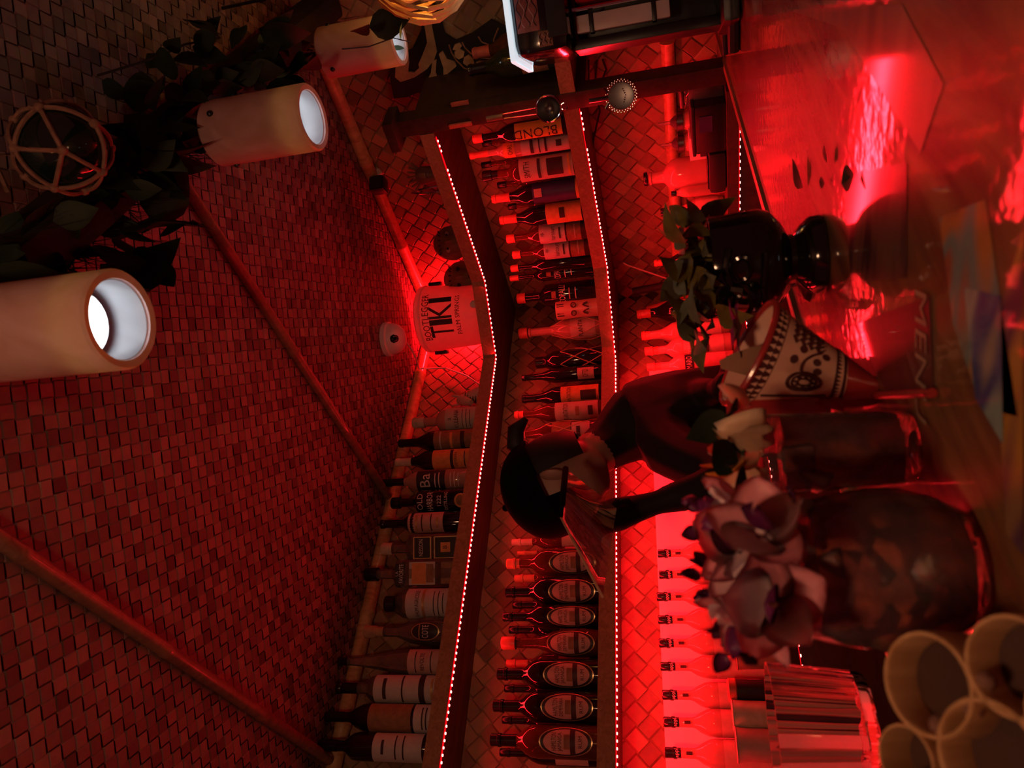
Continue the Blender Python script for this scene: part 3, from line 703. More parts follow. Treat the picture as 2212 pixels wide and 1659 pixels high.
# ---- lower shelf, left wall near the corner
for row, kw in [
 ((1122, 1297, 704, 52), dict(style='bulb', glass='g_red', cap='cap_r', capz=.90, labels=[('label', .12, .40, 1.0)], texts=[('PLANTA', .28, .05, 'ink')], net='cord', label='round bottle in a pale cord net with a long clear neck')),
 ((1158, 1297, 772, 48), dict(style='stubby', glass='g_dark', cap='cap_bk', capz=.84, capr=.6, net='cord', label='short dark bottle hung with a loose cord net beside the corner')),
 ((1128, 1297, 803, 48), dict(style='wine', glass='g_dark', cap='cap_bk', capz=.84, labels=[('label_pk', .14, .33, .8)], texts=[('OFTD', .235, .07, 'ink', 1.0)], label='dark shouldered bottle with small OFTD label and tied neck')),
 ((1128, 1294, 850, 44), dict(style='wine', glass='g_dark', cap='cap_bk', capz=.82, labels=[('label_o', .08, .52, 1.2)], texts=[('PLANTATION', .42, .05, 'ink', 1.9), ('-', .20, .18, 'ink', .5)], label='PLANTATION bottle with a dark side panel, standing behind the other one')),
 ((1112, 1293, 884, 46), dict(style='wine', glass='g_amber', cap='cap_r', capz=.90, labels=[('label', .08, .54, 1.25)], texts=[('PLANTATION', .42, .055, 'ink', 1.9), ('-', .30, .04, 'label_br', .5), ('-', .16, .05, 'ink', .5)], label='PLANTATION bottle with a red cap and full cream label')),
 ((1108, 1294, 928, 46), dict(style='wine', glass='g_amber', cap='cap_c', capz=.86, labels=[('label_br', .36, .56, 1.2), ('label_w', .16, .35, 1.0)], texts=[('-', .28, .04, 'ink', .5)], net='cord', label='netted bottle with a white square label right behind the cap brim')),
 ((1120, 1292, 966, 44), dict(style='std', glass='g_dark', cap='cap_bk', capz=.80, label='dark capped bottle mostly hidden behind the black cap')),
]:
    P, H, R = onshelf(row, 'y', .10, TOPM); bottle('rum_bottle', P=P, H=H, R=R, group='bottles in the corner of the lower shelf', **kw)
# ---- lower shelf, right wall
for row, kw in [
 ((1022, 1226, 268, 44), dict(style='std', glass='g_dark', cap='cap_r', capz=.90, labels=[('label_y', .10, .56, .9)], label='bottle with vertical BLON lettering beside the end post')),
 ((1015, 1217, 306, 44), dict(style='bord', glass='g_red', cap='cap_r', capz=.82, labels=[('label_o', .56, .67, 1.2), ('label_w', .06, .50, 1.25)], texts=[('CHAL', .60, .045, 'ink', 1.3), ('-', .40, .03, 'ink', .9), ('-', .33, .012, 'ink', 1.0), ('-', .27, .02, 'ink', .9), ('-', .15, .05, 'ink', .4)], label='tall bottle with two stacked white labels near the end post')),
 ((1043, 1227, 354, 52), dict(style='ship', glass='g_amber', cap='cap_bk', capz=.84, labels=[('label', .06, .60, 1.25)], texts=[('SMITH', .52, .06, 'ink', 1.4), ('-', .40, .03, 'ink', .9), ('-', .24, .16, 'ink', .75), ('-', .10, .02, 'label_y', 1.0)], label='stocky bottle with a yellow edged SMITH label')),
 ((1063, 1233, 407, 46), dict(style='wine', glass='g_dark', cap='cap_r', capz=.80, labels=[('label_bl', .09, .54, 1.2), ('label_o', .04, .085, 1.2)], texts=[('-', .48, .08, 'label_pk', .4)], label='dark bottle with a deep blue label and red foil cap')),
 ((1080, 1241, 455, 46), dict(style='wine', glass='g_dark', cap='cap_r', capz=.80, labels=[('label_o', .07, .46, 1.2)], texts=[('-', .28, .06, 'ink', .5)], label='black shouldered bottle with plain red-orange label')),
 ((1095, 1251, 497, 42), dict(style='std', glass='g_amber', cap='cap_r', capz=.90, labels=[('label_w', .30, .60, 1.2), ('label_br', .12, .28, 1.2)], texts=[('harcourt', .44, .055, 'ink', 1.5), ('*', .54, .08, 'ink'), ('-', .36, .02, 'ink', .6), ('-', .19, .01, 'label', .8)], label='bottle with white harcourt label, the one nearer the end post')),
 ((1108, 1256, 533, 40), dict(style='std', glass='g_amber', cap='cap_r', capz=.90, labels=[('label_w', .30, .60, 1.2), ('label_br', .12, .28, 1.2)], texts=[('harcourt', .44, .055, 'ink', 1.5), ('*', .54, .08, 'ink'), ('-', .36, .02, 'ink', .6), ('-', .19, .01, 'label', .8)], label='bottle with white harcourt label, the one nearer the corner')),
 ((1104, 1262, 562, 36), dict(style='std', glass='g_dark', cap='cap_r', capz=.91, label='plain dark bottle tucked between harcourt and COPALLI')),
 ((1102, 1266, 583, 46), dict(style='ship', glass='g_dark', cap='cap_r', capz=.90, texts=[('COPALLI', .45, .075, 'ink_w', 1.7), ('-', .37, .01, 'ink_w', .8), ('-', .55, .05, 'label_br', .3), ('-', .30, .01, 'ink_w', .5)], label='black COPALLI bottle behind, farther from the corner')),
 ((1118, 1279, 628, 50), dict(style='ship', glass='g_dark', cap='cap_r', capz=.90, texts=[('COPALLI', .45, .075, 'ink_w', 1.7), ('-', .37, .012, 'label_pk', .5), ('-', .55, .05, 'label_br', .3), ('-', .30, .01, 'ink_w', .5)], label='black COPALLI bottle nearest the carved tiki cup')),
]:
    P, H, R = onshelf(row, 'x', .175, TOPM); o = bottle('rum_bottle', P=P, H=H, R=R, group='bottles on the right lower shelf', **kw)
    if 'BLON' in kw['label']:
        L = [c for c in o.children if c.name.startswith('label')][0]
        def f(x, y, R=R, H=H): q = R+.003; a = y/q; return Vector((-q*math.sin(a+.25)*1, -q*math.cos(a+.25), .36*H+x))
        text_on('BLOND', f, R*.95, MT['ink'], L, .44*H)
# small ones behind the row on the right wall
for i, (Xt, Xb, Y, w, wh) in enumerate([(1042, 1215, 284, 30, 'between the BLON bottle and the tall white label'), (1040, 1222, 330, 30, 'behind the tall white labelled bottle'), (1075, 1232, 378, 32, 'between the yellow edged and blue labels'), (1098, 1238, 428, 30, 'between the blue and the red-orange labels')]):
    P, H, R = onshelf((Xt, Xb, Y, w), 'x', .07, TOPM); bottle('rum_bottle', 'dim small necked bottle '+wh, P, H, R, 'std', 'g_amber', 'cap_bk', group='bottles on the right lower shelf')
# beyond the end post
for i, (Xt, Xb, Y, w, gl, cap, dep, wh) in enumerate([(1040, 1215, 180, 52, 'g_green', 'cap_bk', .20, 'wide dark green bottle just beyond the end post'), (975, 1180, 205, 40, 'g_amber', 'cap_r', .10, 'bottle with red seal beyond the end post')]):
    P = onx(Xb, Y, dep); tp = onx(Xt, Y, dep)
    P = Vector((dep, max(1.12, P.y), TOPM)); bottle('rum_bottle', wh, P, .26, .040, 'wine', gl, cap, labels=[('label_br', .12, .4, 1.0)], group='bottles beyond the end post')

# ---- back counter, left wall: nine alike bottles with printed black boxes on the neck
NINE = ['ninth and farthest from the open end', 'eighth from the open end', 'seventh from the open end', 'sixth from the open end', 'fifth and middle one', 'fourth from the open end', 'third from the open end', 'second from the open end', 'nearest the open end']
for k, (Xt, Y, w) in enumerate([(1421, 1190, 48), (1424, 1237, 49), (1419, 1286, 50), (1422, 1337, 51), (1424, 1389, 53), (1427, 1441, 54), (1431, 1504, 57), (1434, 1564, 59), (1437, 1632, 62)]):
    P, H, R = onshelf((Xt, 1640, Y, w), 'y', .115, CNT)
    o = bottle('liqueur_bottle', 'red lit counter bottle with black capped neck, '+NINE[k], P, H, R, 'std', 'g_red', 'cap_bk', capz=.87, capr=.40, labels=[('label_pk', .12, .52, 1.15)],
           texts=[('-', .80, .05, 'ink', .12)], group='black capped bottles on the back counter')
    cp = [c for c in o.children if c.name.startswith('cap')][0]
    text_on('appl', lambda x, y, R=R, H=H: Vector((.42*R*math.sin(x/(.42*R)), -.42*R*math.cos(x/(.42*R)), .905*H+y)), .032*H, MT['ink_w'], cp, .6*R)
# ---- back counter near the corner
for row, pl, val, kw in [
 ((1376, 1600, 657, 50), 'x', .17, dict(style='wine', glass='g_dark', cap='cap_r', capz=.84, labels=[('label_o', .10, .56, 1.2)], texts=[('-', .44, .02, 'ink', .8), ('-', .3, .012, 'ink', .9)], label='dark wine bottle with a bright label at the counter corner')),
 ((1386, 1590, 707, 50), 'y', .10, dict(style='wine', glass='g_red', cap='cap_r', capz=.90, label='clear tapering bottle in the counter corner, right of the CYNAR bottle', labels=[('label_pk', .10, .40, 1.1)])),
 ((1393, 1590, 742, 50), 'y', .12, dict(style='std', glass='g_red', cap='cap_r', capz=.84, labels=[('label_pk', .10, .55, 1.1)], texts=[('CYNAR', .47, .07, 'ink_w', 1.6), ('-', .30, .06, 'ink', .5)], label='reddish bottle lettered CYNAR on the counter')),
 ((1398, 1590, 778, 50), 'y', .12, dict(style='std', glass='g_red', cap='cap_r', capz=.84, labels=[('label_bk', .46, .56, 1.2), ('label_pk', .10, .45, 1.1)], texts=[('AMARO', .51, .065, 'ink_w', 1.6)], label='reddish bottle with a black AMARO band on the counter')),
 ((1448, 1600, 816, 56), 'y', .14, dict(style='std', glass='g_red', cap='cap_bk', capz=.92, capr=.42, labels=[('label_pk', .15, .50, 1.1)], texts=[('-', .40, .02, 'ink_w', .8), ('-', .33, .02, 'ink_w', .7)], label='short reddish bottle with dark top beside the bent bartender')),
 ((1413, 1570, 551, 36), 'x', .17, dict(style='wine', glass='g_dark', cap='cap_r', capz=.88, label='dark slim bottle with a bright square cap behind the tiki mug')),
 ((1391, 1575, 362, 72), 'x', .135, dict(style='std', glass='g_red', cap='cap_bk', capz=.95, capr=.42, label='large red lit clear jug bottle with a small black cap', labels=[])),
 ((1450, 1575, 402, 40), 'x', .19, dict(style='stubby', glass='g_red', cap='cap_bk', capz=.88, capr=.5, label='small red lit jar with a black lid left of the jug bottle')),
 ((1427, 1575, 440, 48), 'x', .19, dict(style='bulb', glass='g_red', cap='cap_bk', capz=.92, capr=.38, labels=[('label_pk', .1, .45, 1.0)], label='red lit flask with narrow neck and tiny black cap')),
 ((1466, 1580, 495, 34), 'x', .22, dict(style='std', glass='g_dark', cap='cap_bk', capz=.80, capr=.4, label='dark bitters bottle with a pourer beside the tiki mug leaves')),
 ((1470, 1580, 522, 32), 'x', .22, dict(style='std', glass='g_dark', cap='cap_bk', capz=.80, capr=.4, label='darker slim bitters bottle mostly behind the tiki mug leaves')),
]:
    P, H, R = onshelf(row, pl, val, CNT); bottle('liqueur_bottle', P=P, H=H, R=R, group='bottles in the counter corner', **kw)

# ================================================================== SHELF FIGURES
# white bucket with stencilled writing
P = onz(1052, 722, TOPU); P = Vector((.235, .215, TOPU))
bt, bb = ony(895, 725, .215), None
BH = .262
t = thing('plastic_bucket', 'white plastic bucket stencilled BOOTLEGGER TIKI PALM SPRINGS in the shelf corner', 'bucket', P, face_rz(P, .06))
t['label'] = 'white plastic bucket stencilled BOOTLEGGER TIKI in the shelf corner'
R0b, R1b = .112, .124
bm = bmesh.new(); lathe(bm, [(0, 0), (.104, 0), (.110, .006), (R0b, .02), (R1b-.0005, .225), (R1b-.001, BH-.024)], 40); obj('bucket_body', bm, MT['bucket'], t)
bm = bmesh.new(); lathe(bm, [(R1b+.001, BH-.030), (R1b+.004, BH-.028), (R1b+.002, BH-.010), (R1b-.010, BH-.001), (.09, BH), (0, BH)], 40); obj('lid', bm, MT['bucket'], t)
bm = bmesh.new(); tube(bm, [((R1b+.006)*math.sin(a), (R1b+.006)*math.cos(a), .214-.10*math.cos(a)**2) for a in [(-1.5+3.0*i/14) for i in range(15)]], .0022, 6)
obj('wire_handle', bm, MT['steel'], t)
bm = bmesh.new()
for s in (-1, 1): box(bm, (s*(R1b+.006), 0, .20), (.014, .03, .05), bev=.004)
obj('handle_lug', bm, MT['black'], t)
def fb(zc):
    def f(x, y):
        q = R0b+(R1b-R0b)*((zc+y)/.205)+.0012; a = x/q; return Vector((q*math.sin(a), -q*math.cos(a), zc+y))
    return f
text_on('BOOTLEGGER', fb(.210), .026, MT['ink'], t, .185); 
for dx, s in ((-.058, 'T'), (-.022, 'I'), (.018, 'K'), (.062, 'I')):
    V, F = text_geo(s)
    w = max(v.x for v in V)-min(v.x for v in V); cxm = (max(v.x for v in V)+min(v.x for v in V))/2; hh = max(v.y for v in V)-min(v.y for v in V)
    W0 = {'T': .042, 'I': .018, 'K': .048}[s]
    f = fb(.150); me = bpy.data.meshes.new('print'); me.from_pydata([f(dx+(v.x-cxm)/w*W0*1.12, v.y/hh*.086) for v in V], [], F); me.materials.append(MT['ink']); link('print', me, t)
text_on('PALM SPRINGS', fb(.090), .017, MT['ink'], t, .150)
bm = bmesh.new(); lathe(bm, [(0, .004), (.010, .004), (.012, 0), (.014, 0)], 16); o = obj('drain_plug', bm, MT['white'], t, loc=(.03, -.113, .028)); o.rotation_euler = (PI/2, 0, 0)
# small red uplight hidden behind the bucket
t = thing('uplight', 'small red glowing uplight behind the white bucket', 'lamp', (.08, .10, TOPU))
bm = bmesh.new(); lathe(bm, [(0, 0), (.028, 0), (.030, .01), (.026, .035), (.0, .035)], 16); obj('housing', bm, MT['black'], t)
bm = bmesh.new(); lathe(bm, [(0, .037), (.022, .037), (.024, .0352)], 16); obj('lens', bm, MT['sleeve'], t)

# zebra head figurine
P = Vector((ony(1025, 862, .09).x, .09, TOPU))
t = thing('zebra_figurine', 'small striped zebra head figurine beside the white bucket', 'figurine', P, face_rz(P))
bm = bmesh.new(); tube(bm, [(.018, 0, 0), (.016, 0, .03), (.010, 0, .06), (.004, 0, .085), (-.004, -.005, .105)], .030, 14, [1.1, 1.0, .85, .75, .62]); obj('neck', bm, MT['label'], t)
bm = bmesh.new(); tube(bm, [(-.002, 0, .108), (.0, -.012, .098), (-.006, -.030, .078), (-.010, -.044, .060), (-.011, -.050, .052)], .021, 12, [.75, 1.0, .8, .62, .45]); obj('head', bm, MT['label'], t)
bm = bmesh.new()
for s in (-1, 1): tube(bm, [(s*.012, .002, .11), (s*.017, .004, .128), (s*.018, .002, .142)], .006, 6, [1, .9, .2])
obj('ear', bm, MT['label'], t)
for k in range(9):
    z = .008+.010*k; x = .018-.012*(z/.085); r = .0312*(1.1-.35*z/.085)
    bm = bmesh.new(); lathe(bm, [(r*.99, -.0022), (r*1.02, 0), (r*.99, .0022)], 18); o = obj('stripe', bm, MT['ink'], t, loc=(x, 0, z)); o.rotation_euler = (.25, .12, 0)
bm = bmesh.new()
for k in range(9): box(bm, (.014-.001*k, .026-.001*k, .012+.012*k), (.006, .012, .008), Matrix.Rotation(.4, 3, 'X'))
obj('mane', bm, MT['ink'], t)

# carved heads on the right end of the upper shelf
def carved_head(label, P, H, W, mat, style):
    t = thing('carved_mask', label, 'mask', P, face_rz(Vector(P), .15))
    bm = bmesh.new()
    bmesh.ops.create_uvsphere(bm, u_segments=28, v_segments=22, radius=1)
    for v in bm.verts:
        x, y, z = v.co
        k = 1.0 if z > 0 else 1-.18*(-z)
        v.co = Vector((x*W*k, y*W*(.72 if y < 0 else .35), H/2 + z*H/2))
        if y < 0 and abs(x) < .34 and -.25 < z < .28: v.co.y -= W*.26*(1-abs(x)/.34)*(1 if z > -.1 else .7)
        if y < 0 and .28 < z < .45: v.co.y -= W*.10
        if v.co.z < .0: v.co.z = 0
    obj('head', bm, MT[mat], t)
    for s in (-1, 1):
        bm = bmesh.new(); ball(bm, (s*W*.40, -W*.62, H*.58), W*.17, 12, 8, (1.3, .5, .8)); e = obj('eye', bm, MT['label_pk'] if style else MT['ink'], t)
        bm = bmesh.new(); ball(bm, (s*W*.40, -W*.70, H*.58), W*.07, 8, 6); obj('pupil', bm, MT['ink'], e)
        bm = bmesh.new(); lathe(bm, [(W*.14, -.004), (W*.20, 0), (W*.14, .004)], 14); o = obj('ear', bm, MT[mat], t, loc=(s*W*.93, -W*.05, H*.50)); o.rotation_euler = (0, PI/2, 0)
    bm = bmesh.new(); loop_tube(bm, [(W*.40*math.cos(2*PI*i/16), -W*.66+W*.18*abs(math.cos(2*PI*i/16)), H*.24+H*.075*math.sin(2*PI*i/16)) for i in range(16)], W*.07); obj('mouth', bm, MT['ink'], t)
    bm = bmesh.new()
    for k in range(5): box(bm, (W*(-.24+.12*k), -W*.66, H*.24), (W*.09, W*.05, H*.07))
    obj('teeth', bm, MT['label_pk'], t, smooth=False)
    for k in range(6):
        a = -1.1+.44*k
        bm = bmesh.new(); tube(bm, [(W*.7*math.sin(a)*q, -W*.60*math.cos(a*.6)+W*.12*(q-1), H*(.70+.22*(q-.6))) for q in (.6, .85, 1.1)], W*.045, 6); obj('carved_line', bm, MT['ink'], t)
    return t
P = Vector((.13, onx(1000, 522, .13).y, TOPU)); carved_head('dark round carved mask with pale eyes, farther from the bucket', P, .155, .062, 'wood_tiki', 1)
P = Vector((.135, onx(1030, 598, .135).y, TOPU)); t = carved_head('larger helmet shaped carved mask with teeth and beads beside the bucket', P, .165, .066, 'wood_tiki', 0)
bm = bmesh.new()
for k in range(16):
    a = -1.3+2.6*k/15; ball(bm, (.078*math.sin(a), -.060*math.cos(a)-.006, .022+.010*math.cos(a*2)), .0062, 8, 6)
obj('bead_collar', bm, MT['ink'], t)
# tiki comb figure
P = Vector((.15, onx(960, 372, .15).y, TOPU))
t = thing('tiki_statuette', 'small dark tiki statuette with a ribbed headdress near the end post', 'statuette', P, face_rz(P))
bm = bmesh.new(); lathe(bm, [(0, 0), (.026, 0), (.030, .02), (.024, .05), (.028, .075), (.030, .095), (.022, .112), (0, .116)], 16); obj('body', bm, MT['wood_tiki'], t)
for k in range(7):
    a = -1.0+.33*k; bm = bmesh.new(); tube(bm, [(.024*math.sin(a), -.004, .10), (.052*math.sin(a), -.006, .10+.045*math.cos(a))], .0042, 6); obj('headdress_rib', bm, MT['wood_tiki2'], t)
bm = bmesh.new(); box(bm, (0, -.028, .085), (.018, .012, .024), bev=.003); obj('face', bm, MT['wood_tiki2'], t)
t2 = thing('bar_tool', 'shiny metal serving tongs lying against the tiki statuette', 'tongs', P+Vector((.06, -.02, 0)), face_rz(P))
for s in (-1, 1):
    bm = bmesh.new(); tube(bm, [(s*.008, 0, .004), (s*.009, -.006, .05), (s*.006, -.010, .10), (0, -.010, .125)], .0034, 6); obj('arm', bm, MT['chrome'], t2)
# carved tiki cup in the corner of the lower shelf
P, H, R = onshelf((1203, 1292, 662, 42), 'x', .23, TOPM)
t = thing('tiki_cup', 'carved orange brown tiki cup with swirled face in the shelf corner', 'cup', P, face_rz(P))
bm = bmesh.new(); lathe(bm, [(0, 0), (R*.9, 0), (R, H*.1), (R*.92, H*.5), (R, H*.9), (R*.97, H), (R*.8, H), (R*.78, H*.3), (0, H*.3)], 20); obj('cup_body', bm, MT['ceramic_cream'], t)
for s in (-1, 1):
    bm = bmesh.new(); loop_tube(bm, [(s*R*.42+R*.24*math.cos(2*PI*i/12), -R*.96, H*.62+R*.24*math.sin(2*PI*i/12)) for i in range(12)], R*.07); obj('eye_ring', bm, MT['ceramic_brown'], t)
    bm = bmesh.new(); tube(bm, [(s*R*(.1+.5*q), -R*(1.02-.1*q), H*(.30+.12*math.sin(q*3))) for q in (0, .25, .5, .75, 1)], R*.08, 6); obj('mouth_swirl', bm, MT['ceramic_brown'], t)
for k in range(6):
    bm = bmesh.new(); tube(bm, [(R*(-.6+.24*k), -R*.86, H*.82), (R*(-.6+.24*k), -R*.9, H*.97)], R*.06, 5); obj('brow_groove', bm, MT['ceramic_brown'], t)

# ================================================================== CEILING DEVICES
P = onz(838, 733, CEIL-.012)
t = thing('security_camera', 'white dome security camera on the ceiling above the bucket', 'camera', Vector((P.x, P.y, CEIL-.006)))
bm = bmesh.new(); lathe(bm, [(0, 0), (.062, 0), (.062, -.016), (.056, -.020)], 28); obj('mount_plate', bm, MT['white'], t)
bm = bmesh.new(); lathe(bm, [(.056, -.018), (.055, -.034), (.047, -.052), (.030, -.066), (0, -.071)], 28); obj('dome', bm, MT['white'], t)
d = (EYE-Vector((P.x, P.y, CEIL-.05))); d.normalize()
bm = bmesh.new(); ball(bm, Vector((0, 0, -.026))+d*.034, .023, 16, 12); obj('lens', bm, MT['black_gloss'], t)
A = Vector((P.x, P.y, CEIL-.07)); B = ony(905, 797, .06); B2 = onz(1035, 830, TOPU+.05)
t = tag(obj('camera_cable', tube(bmesh.new(), [A+(B-A)*q+Vector((0, 0, -.01*math.sin(q*PI))) for q in (0, .2, .4, .6, .8, 1)]+[B+Vector((0, .0, -.02)), Vector((B.x-.02, .03, B.z-.10)), Vector((B.x+.03, .03, SH1+.16)), Vector((B.x+.09, .03, SH1+.09))], .0032, 6), MT['white']), 'thin white cable running from the dome camera to the cornice pole', 'cable')
P = onx(818, 400, .06)
t = thing('wall_speaker', 'small black square speaker with a pale bracket on the cornice pole', 'speaker', P, face_rz(P, .5))
bm = bmesh.new(); box(bm, (0, 0, 0), (.056, .05, .056), bev=.012); obj('housing', bm, MT['black'], t)
bm = bmesh.new(); box(bm, (0, -.026, 0), (.042, .003, .042), bev=.001); obj('grille', bm, MT['rubber'], t)
bm = bmesh.new(); ball(bm, (.0, .012, .03), .026, 14, 10, (1, 1, 1.3)); o = obj('bracket_arm', bm, MT['white'], t, loc=(.055, .0, -.005))

# ================================================================== BEAM, LAMPS, VINES
bz0, bz1 = CEIL-.20, CEIL-.012
BMX = lambda x: 1.365 + .173*(x-.40)      # the lamps' line
ang = math.atan2(.173, 1)
mid = Vector((1.25, BMX(1.25)+.0, (bz0+bz1)/2+.02))
t = thing('ceiling_beam', 'dark thatch wrapped ceiling beam carrying the stone lamps', 'beam', (mid.x, mid.y, mid.z), ang)
bm = bmesh.new(); box(bm, (0, 0, 0), (2.5, .07, .12), bev=.02); obj('timber', bm, MT['thatch'], t)
rnd = random.Random(5); bm = bmesh.new()
for k in range(1500):
    x = rnd.uniform(-1.24, 1.24); s = rnd.choice((-1, 1)); y = s*rnd.uniform(.028, .044); z = rnd.uniform(-.055, .055); L = rnd.uniform(.05, .13); dx = rnd.uniform(-.05, .05); dy = s*rnd.uniform(.0, .03)
    a = bm.verts.new((x, y, z)); b = bm.verts.new((x+.005, y, z)); c = bm.verts.new((x+dx, y+dy, z-L*.7))
    bm.faces.new((a, b, c))
o = obj('thatch_fibre', bm, MT['thatch'], t, smooth=False); o['kind'] = 'stuff'
LZ = Z0+.615
for k, (X, Y, dm, lab) in enumerate([(262, 690, .116, 'glowing stone cylinder lamp nearest the camera, at the picture edge'), (676, 253, .118, 'glowing stone cylinder lamp, middle one of three along the beam'), (862, 84, .122, 'glowing stone cylinder lamp nearest the right wall, partly behind leaves')]):
    c = onz(X, Y, LZ); R = dm/2; H = .20 if k else .23
    t = thing('pendant_lamp', lab, 'lamp', c, .7*k, 'stone cylinder lamps over the bar')
    bm = bmesh.new(); lathe(bm, [(R-.011, .0), (R-.003, -.0015), (R, .002), (R, H-.004), (R-.004, H), (.012, H), (.012, H-.012), (R-.011, H-.012), (R-.011, .0)], 40); obj('stone_shade', bm, MT['onyx'], t)
    bm = bmesh.new(); lathe(bm, [(R-.0115, .004), (R-.0125, .004), (R-.0125, .075), (R-.0115, .075)], 40); obj('inner_wall', bm, MT['inner'], t)
    bm = bmesh.new(); lathe(bm, [(0, .052), (R*.62, .052), (R*.62, .056)], 28); obj('bulb_face', bm, MT['bulb'], t)
    bm = bmesh.new(); lathe(bm, [(R*.64, .050), (R*.68, .052), (R*.60, .085), (.018, .12), (.018, H-.014), (0, H-.014)], 24); obj('bulb_housing', bm, MT['white'], t)
    bm = bmesh.new(); tube(bm, [(0, 0, H), (0, 0, bz0+.08-LZ)], .009, 8); obj('hanging_rod', bm, MT['black'], t)
    for a in (.4, 2.5, 4.6):
        bm = bmesh.new(); ball(bm, (R*math.cos(a), R*math.sin(a), H-.03), .0062, 8, 6); obj('shade_screw', bm, MT['black'], t)

# ovate leaves: three shapes shared by all vines
def leaf_mesh(name, L, Wd, curl, mat):
    bm = bmesh.new(); n = 6; rows = []
    for i in range(n+1):
        q = i/n; w = Wd*math.sin(PI*min(1, q**.75))*(.99 if i < n else 0); z = -curl*q*q*L
        rows.append([bm.verts.new((-w, q*L, z+.25*w)), bm.verts.new((0, q*L, z)), bm.verts.new((w, q*L, z+.25*w))] if 0 < i < n else [bm.verts.new((0, q*L, z))])
    for a, b in zip(rows, rows[1:]):
        if len(a) == 1: bm.faces.new((a[0], b[1], b[0])); bm.faces.new((a[0], b[2], b[1]))
        elif len(b) == 1: bm.faces.new((a[0], a[1], b[0])); bm.faces.new((a[1], a[2], b[0]))
        else: bm.faces.new((a[0], a[1], b[1], b[0])); bm.faces.new((a[1], a[2], b[2], b[1]))
    return to_mesh(bm, name, mat)
LV = [leaf_mesh('leaf', .075, .026, .25, MT['leaf']), leaf_mesh('leaf', .095, .034, .4, MT['leaf']), leaf_mesh('leaf', .062, .020, .15, MT['leaf'])]
def vine(label, pts, n, seed, loose=.06, big=1.0, mat='thatch'):
    rnd = random.Random(seed); pts = [Vector(p) for p in pts]
    t = thing('hanging_vine', label, 'vine', pts[0], 0, 'leafy vines along the beam')
    bm = bmesh.new(); tube(bm, [p-pts[0] for p in pts], .0024, 5); obj('stem', bm, MT[mat], t)
    for k in range(n):
        q = rnd.random()*(len(pts)-1); i = min(int(q), len(pts)-2); p = pts[i].lerp(pts[i+1], q-i)-pts[0]
        o = link('leaf', rnd.choice(LV), t, p + Vector((rnd.uniform(-1, 1), rnd.uniform(-1, 1), rnd.uniform(-1, .4)))*loose)
        o.rotation_euler = (rnd.uniform(-1.9, -.2), rnd.uniform(-.7, .7), rnd.uniform(0, 2*PI)); s = rnd.uniform(.75, 1.25)*big; o.scale = (s, s, s)
    return t
def bp(x, dy, dz): return (x, BMX(x)+dy, CEIL-.10+dz)
vine('dense leafy vine draped over the beam beside the nearest lamp', [bp(1.62, -.03, .0), bp(1.50, -.06, -.02), bp(1.40, -.04, .03), bp(1.28, -.02, .0), bp(1.16, -.05, .01)], 60, 1, .08, 1.1)
vine('leafy vine on the beam between the glass float and the middle lamp', [bp(1.30, .06, .02), bp(1.20, .05, -.03), bp(1.08, .05, -.02), bp(.98, .04, .0), bp(.88, .04, .0)], 44, 2, .06)
vine('leafy vine on the beam between the middle lamp and the wall lamp', [bp(.86, .0, .02), bp(.76, .03, -.04), bp(.66, .02, -.05), bp(.56, .03, -.04), bp(.46, .04, -.06)], 40, 3, .06, 1.05)
vine('sparse vine hanging at the picture corner beside the beam', [bp(1.0, .14, .05), bp(.9, .13, -.01), bp(.78, .12, .0), bp(.68, .10, -.02)], 14, 4, .04, .9)
# the thin sprig in front of the wall lamp, with a bright young leaf
a = onz(745, 130, LZ+.13); b = onz(842, 85, LZ+.03)
c2 = onz(862, 84, LZ)
dd = (EYE-c2).normalized()*.10
S = [onz(745, 105, LZ+.12)+dd, onz(800, 100, LZ+.07)+dd, onz(850, 82, LZ+.02)+dd, onz(866, 86, LZ-.005)+dd, onz(885, 90, LZ-.02)+dd]
t = thing('hanging_vine', 'thin sprig with one bright green leaf in front of the wall lamp', 'vine', S[0], 0, 'leafy vines along the beam')
obj('stem', tube(bmesh.new(), [p-S[0] for p in S], .0016, 5), MT['thatch'], t)
lm = leaf_mesh('leaf', .055, .018, .2, MT['leaf_young'])
o = link('leaf', lm, t, S[3]-S[0]); o.rotation_euler = (-.3, .2, .4); o['label'] = 'bright green young leaf'
for k, (px, s, m) in enumerate([((800, 60), 1.0, LV[1]), ((850, 98), .5, LV[2]), ((770, 70), .8, LV[0])]):
    o = link('leaf', m, t, onz(px[0], px[1], LZ+.06)+dd-S[0]); o.rotation_euler = (-1.2, .3*k, 2.0+k); o.scale = (s, s, s)
# palm frond tip at the far left
t = thing('palm_frond', 'dark feathery palm frond tip beside the glass float', 'frond', bp(1.47, .17, .06))
for k in range(7):
    o = link('leaf', LV[2], t, (.010*k, .004*k, -.008*k)); o.rotation_euler = (-.5, .2, 2.2+.25*k); o.scale = (.35, 1.2, .6)
obj('stem', tube(bmesh.new(), [(-.01, 0, .01), (.08, .03, -.05)], .002, 5), MT['thatch'], t)
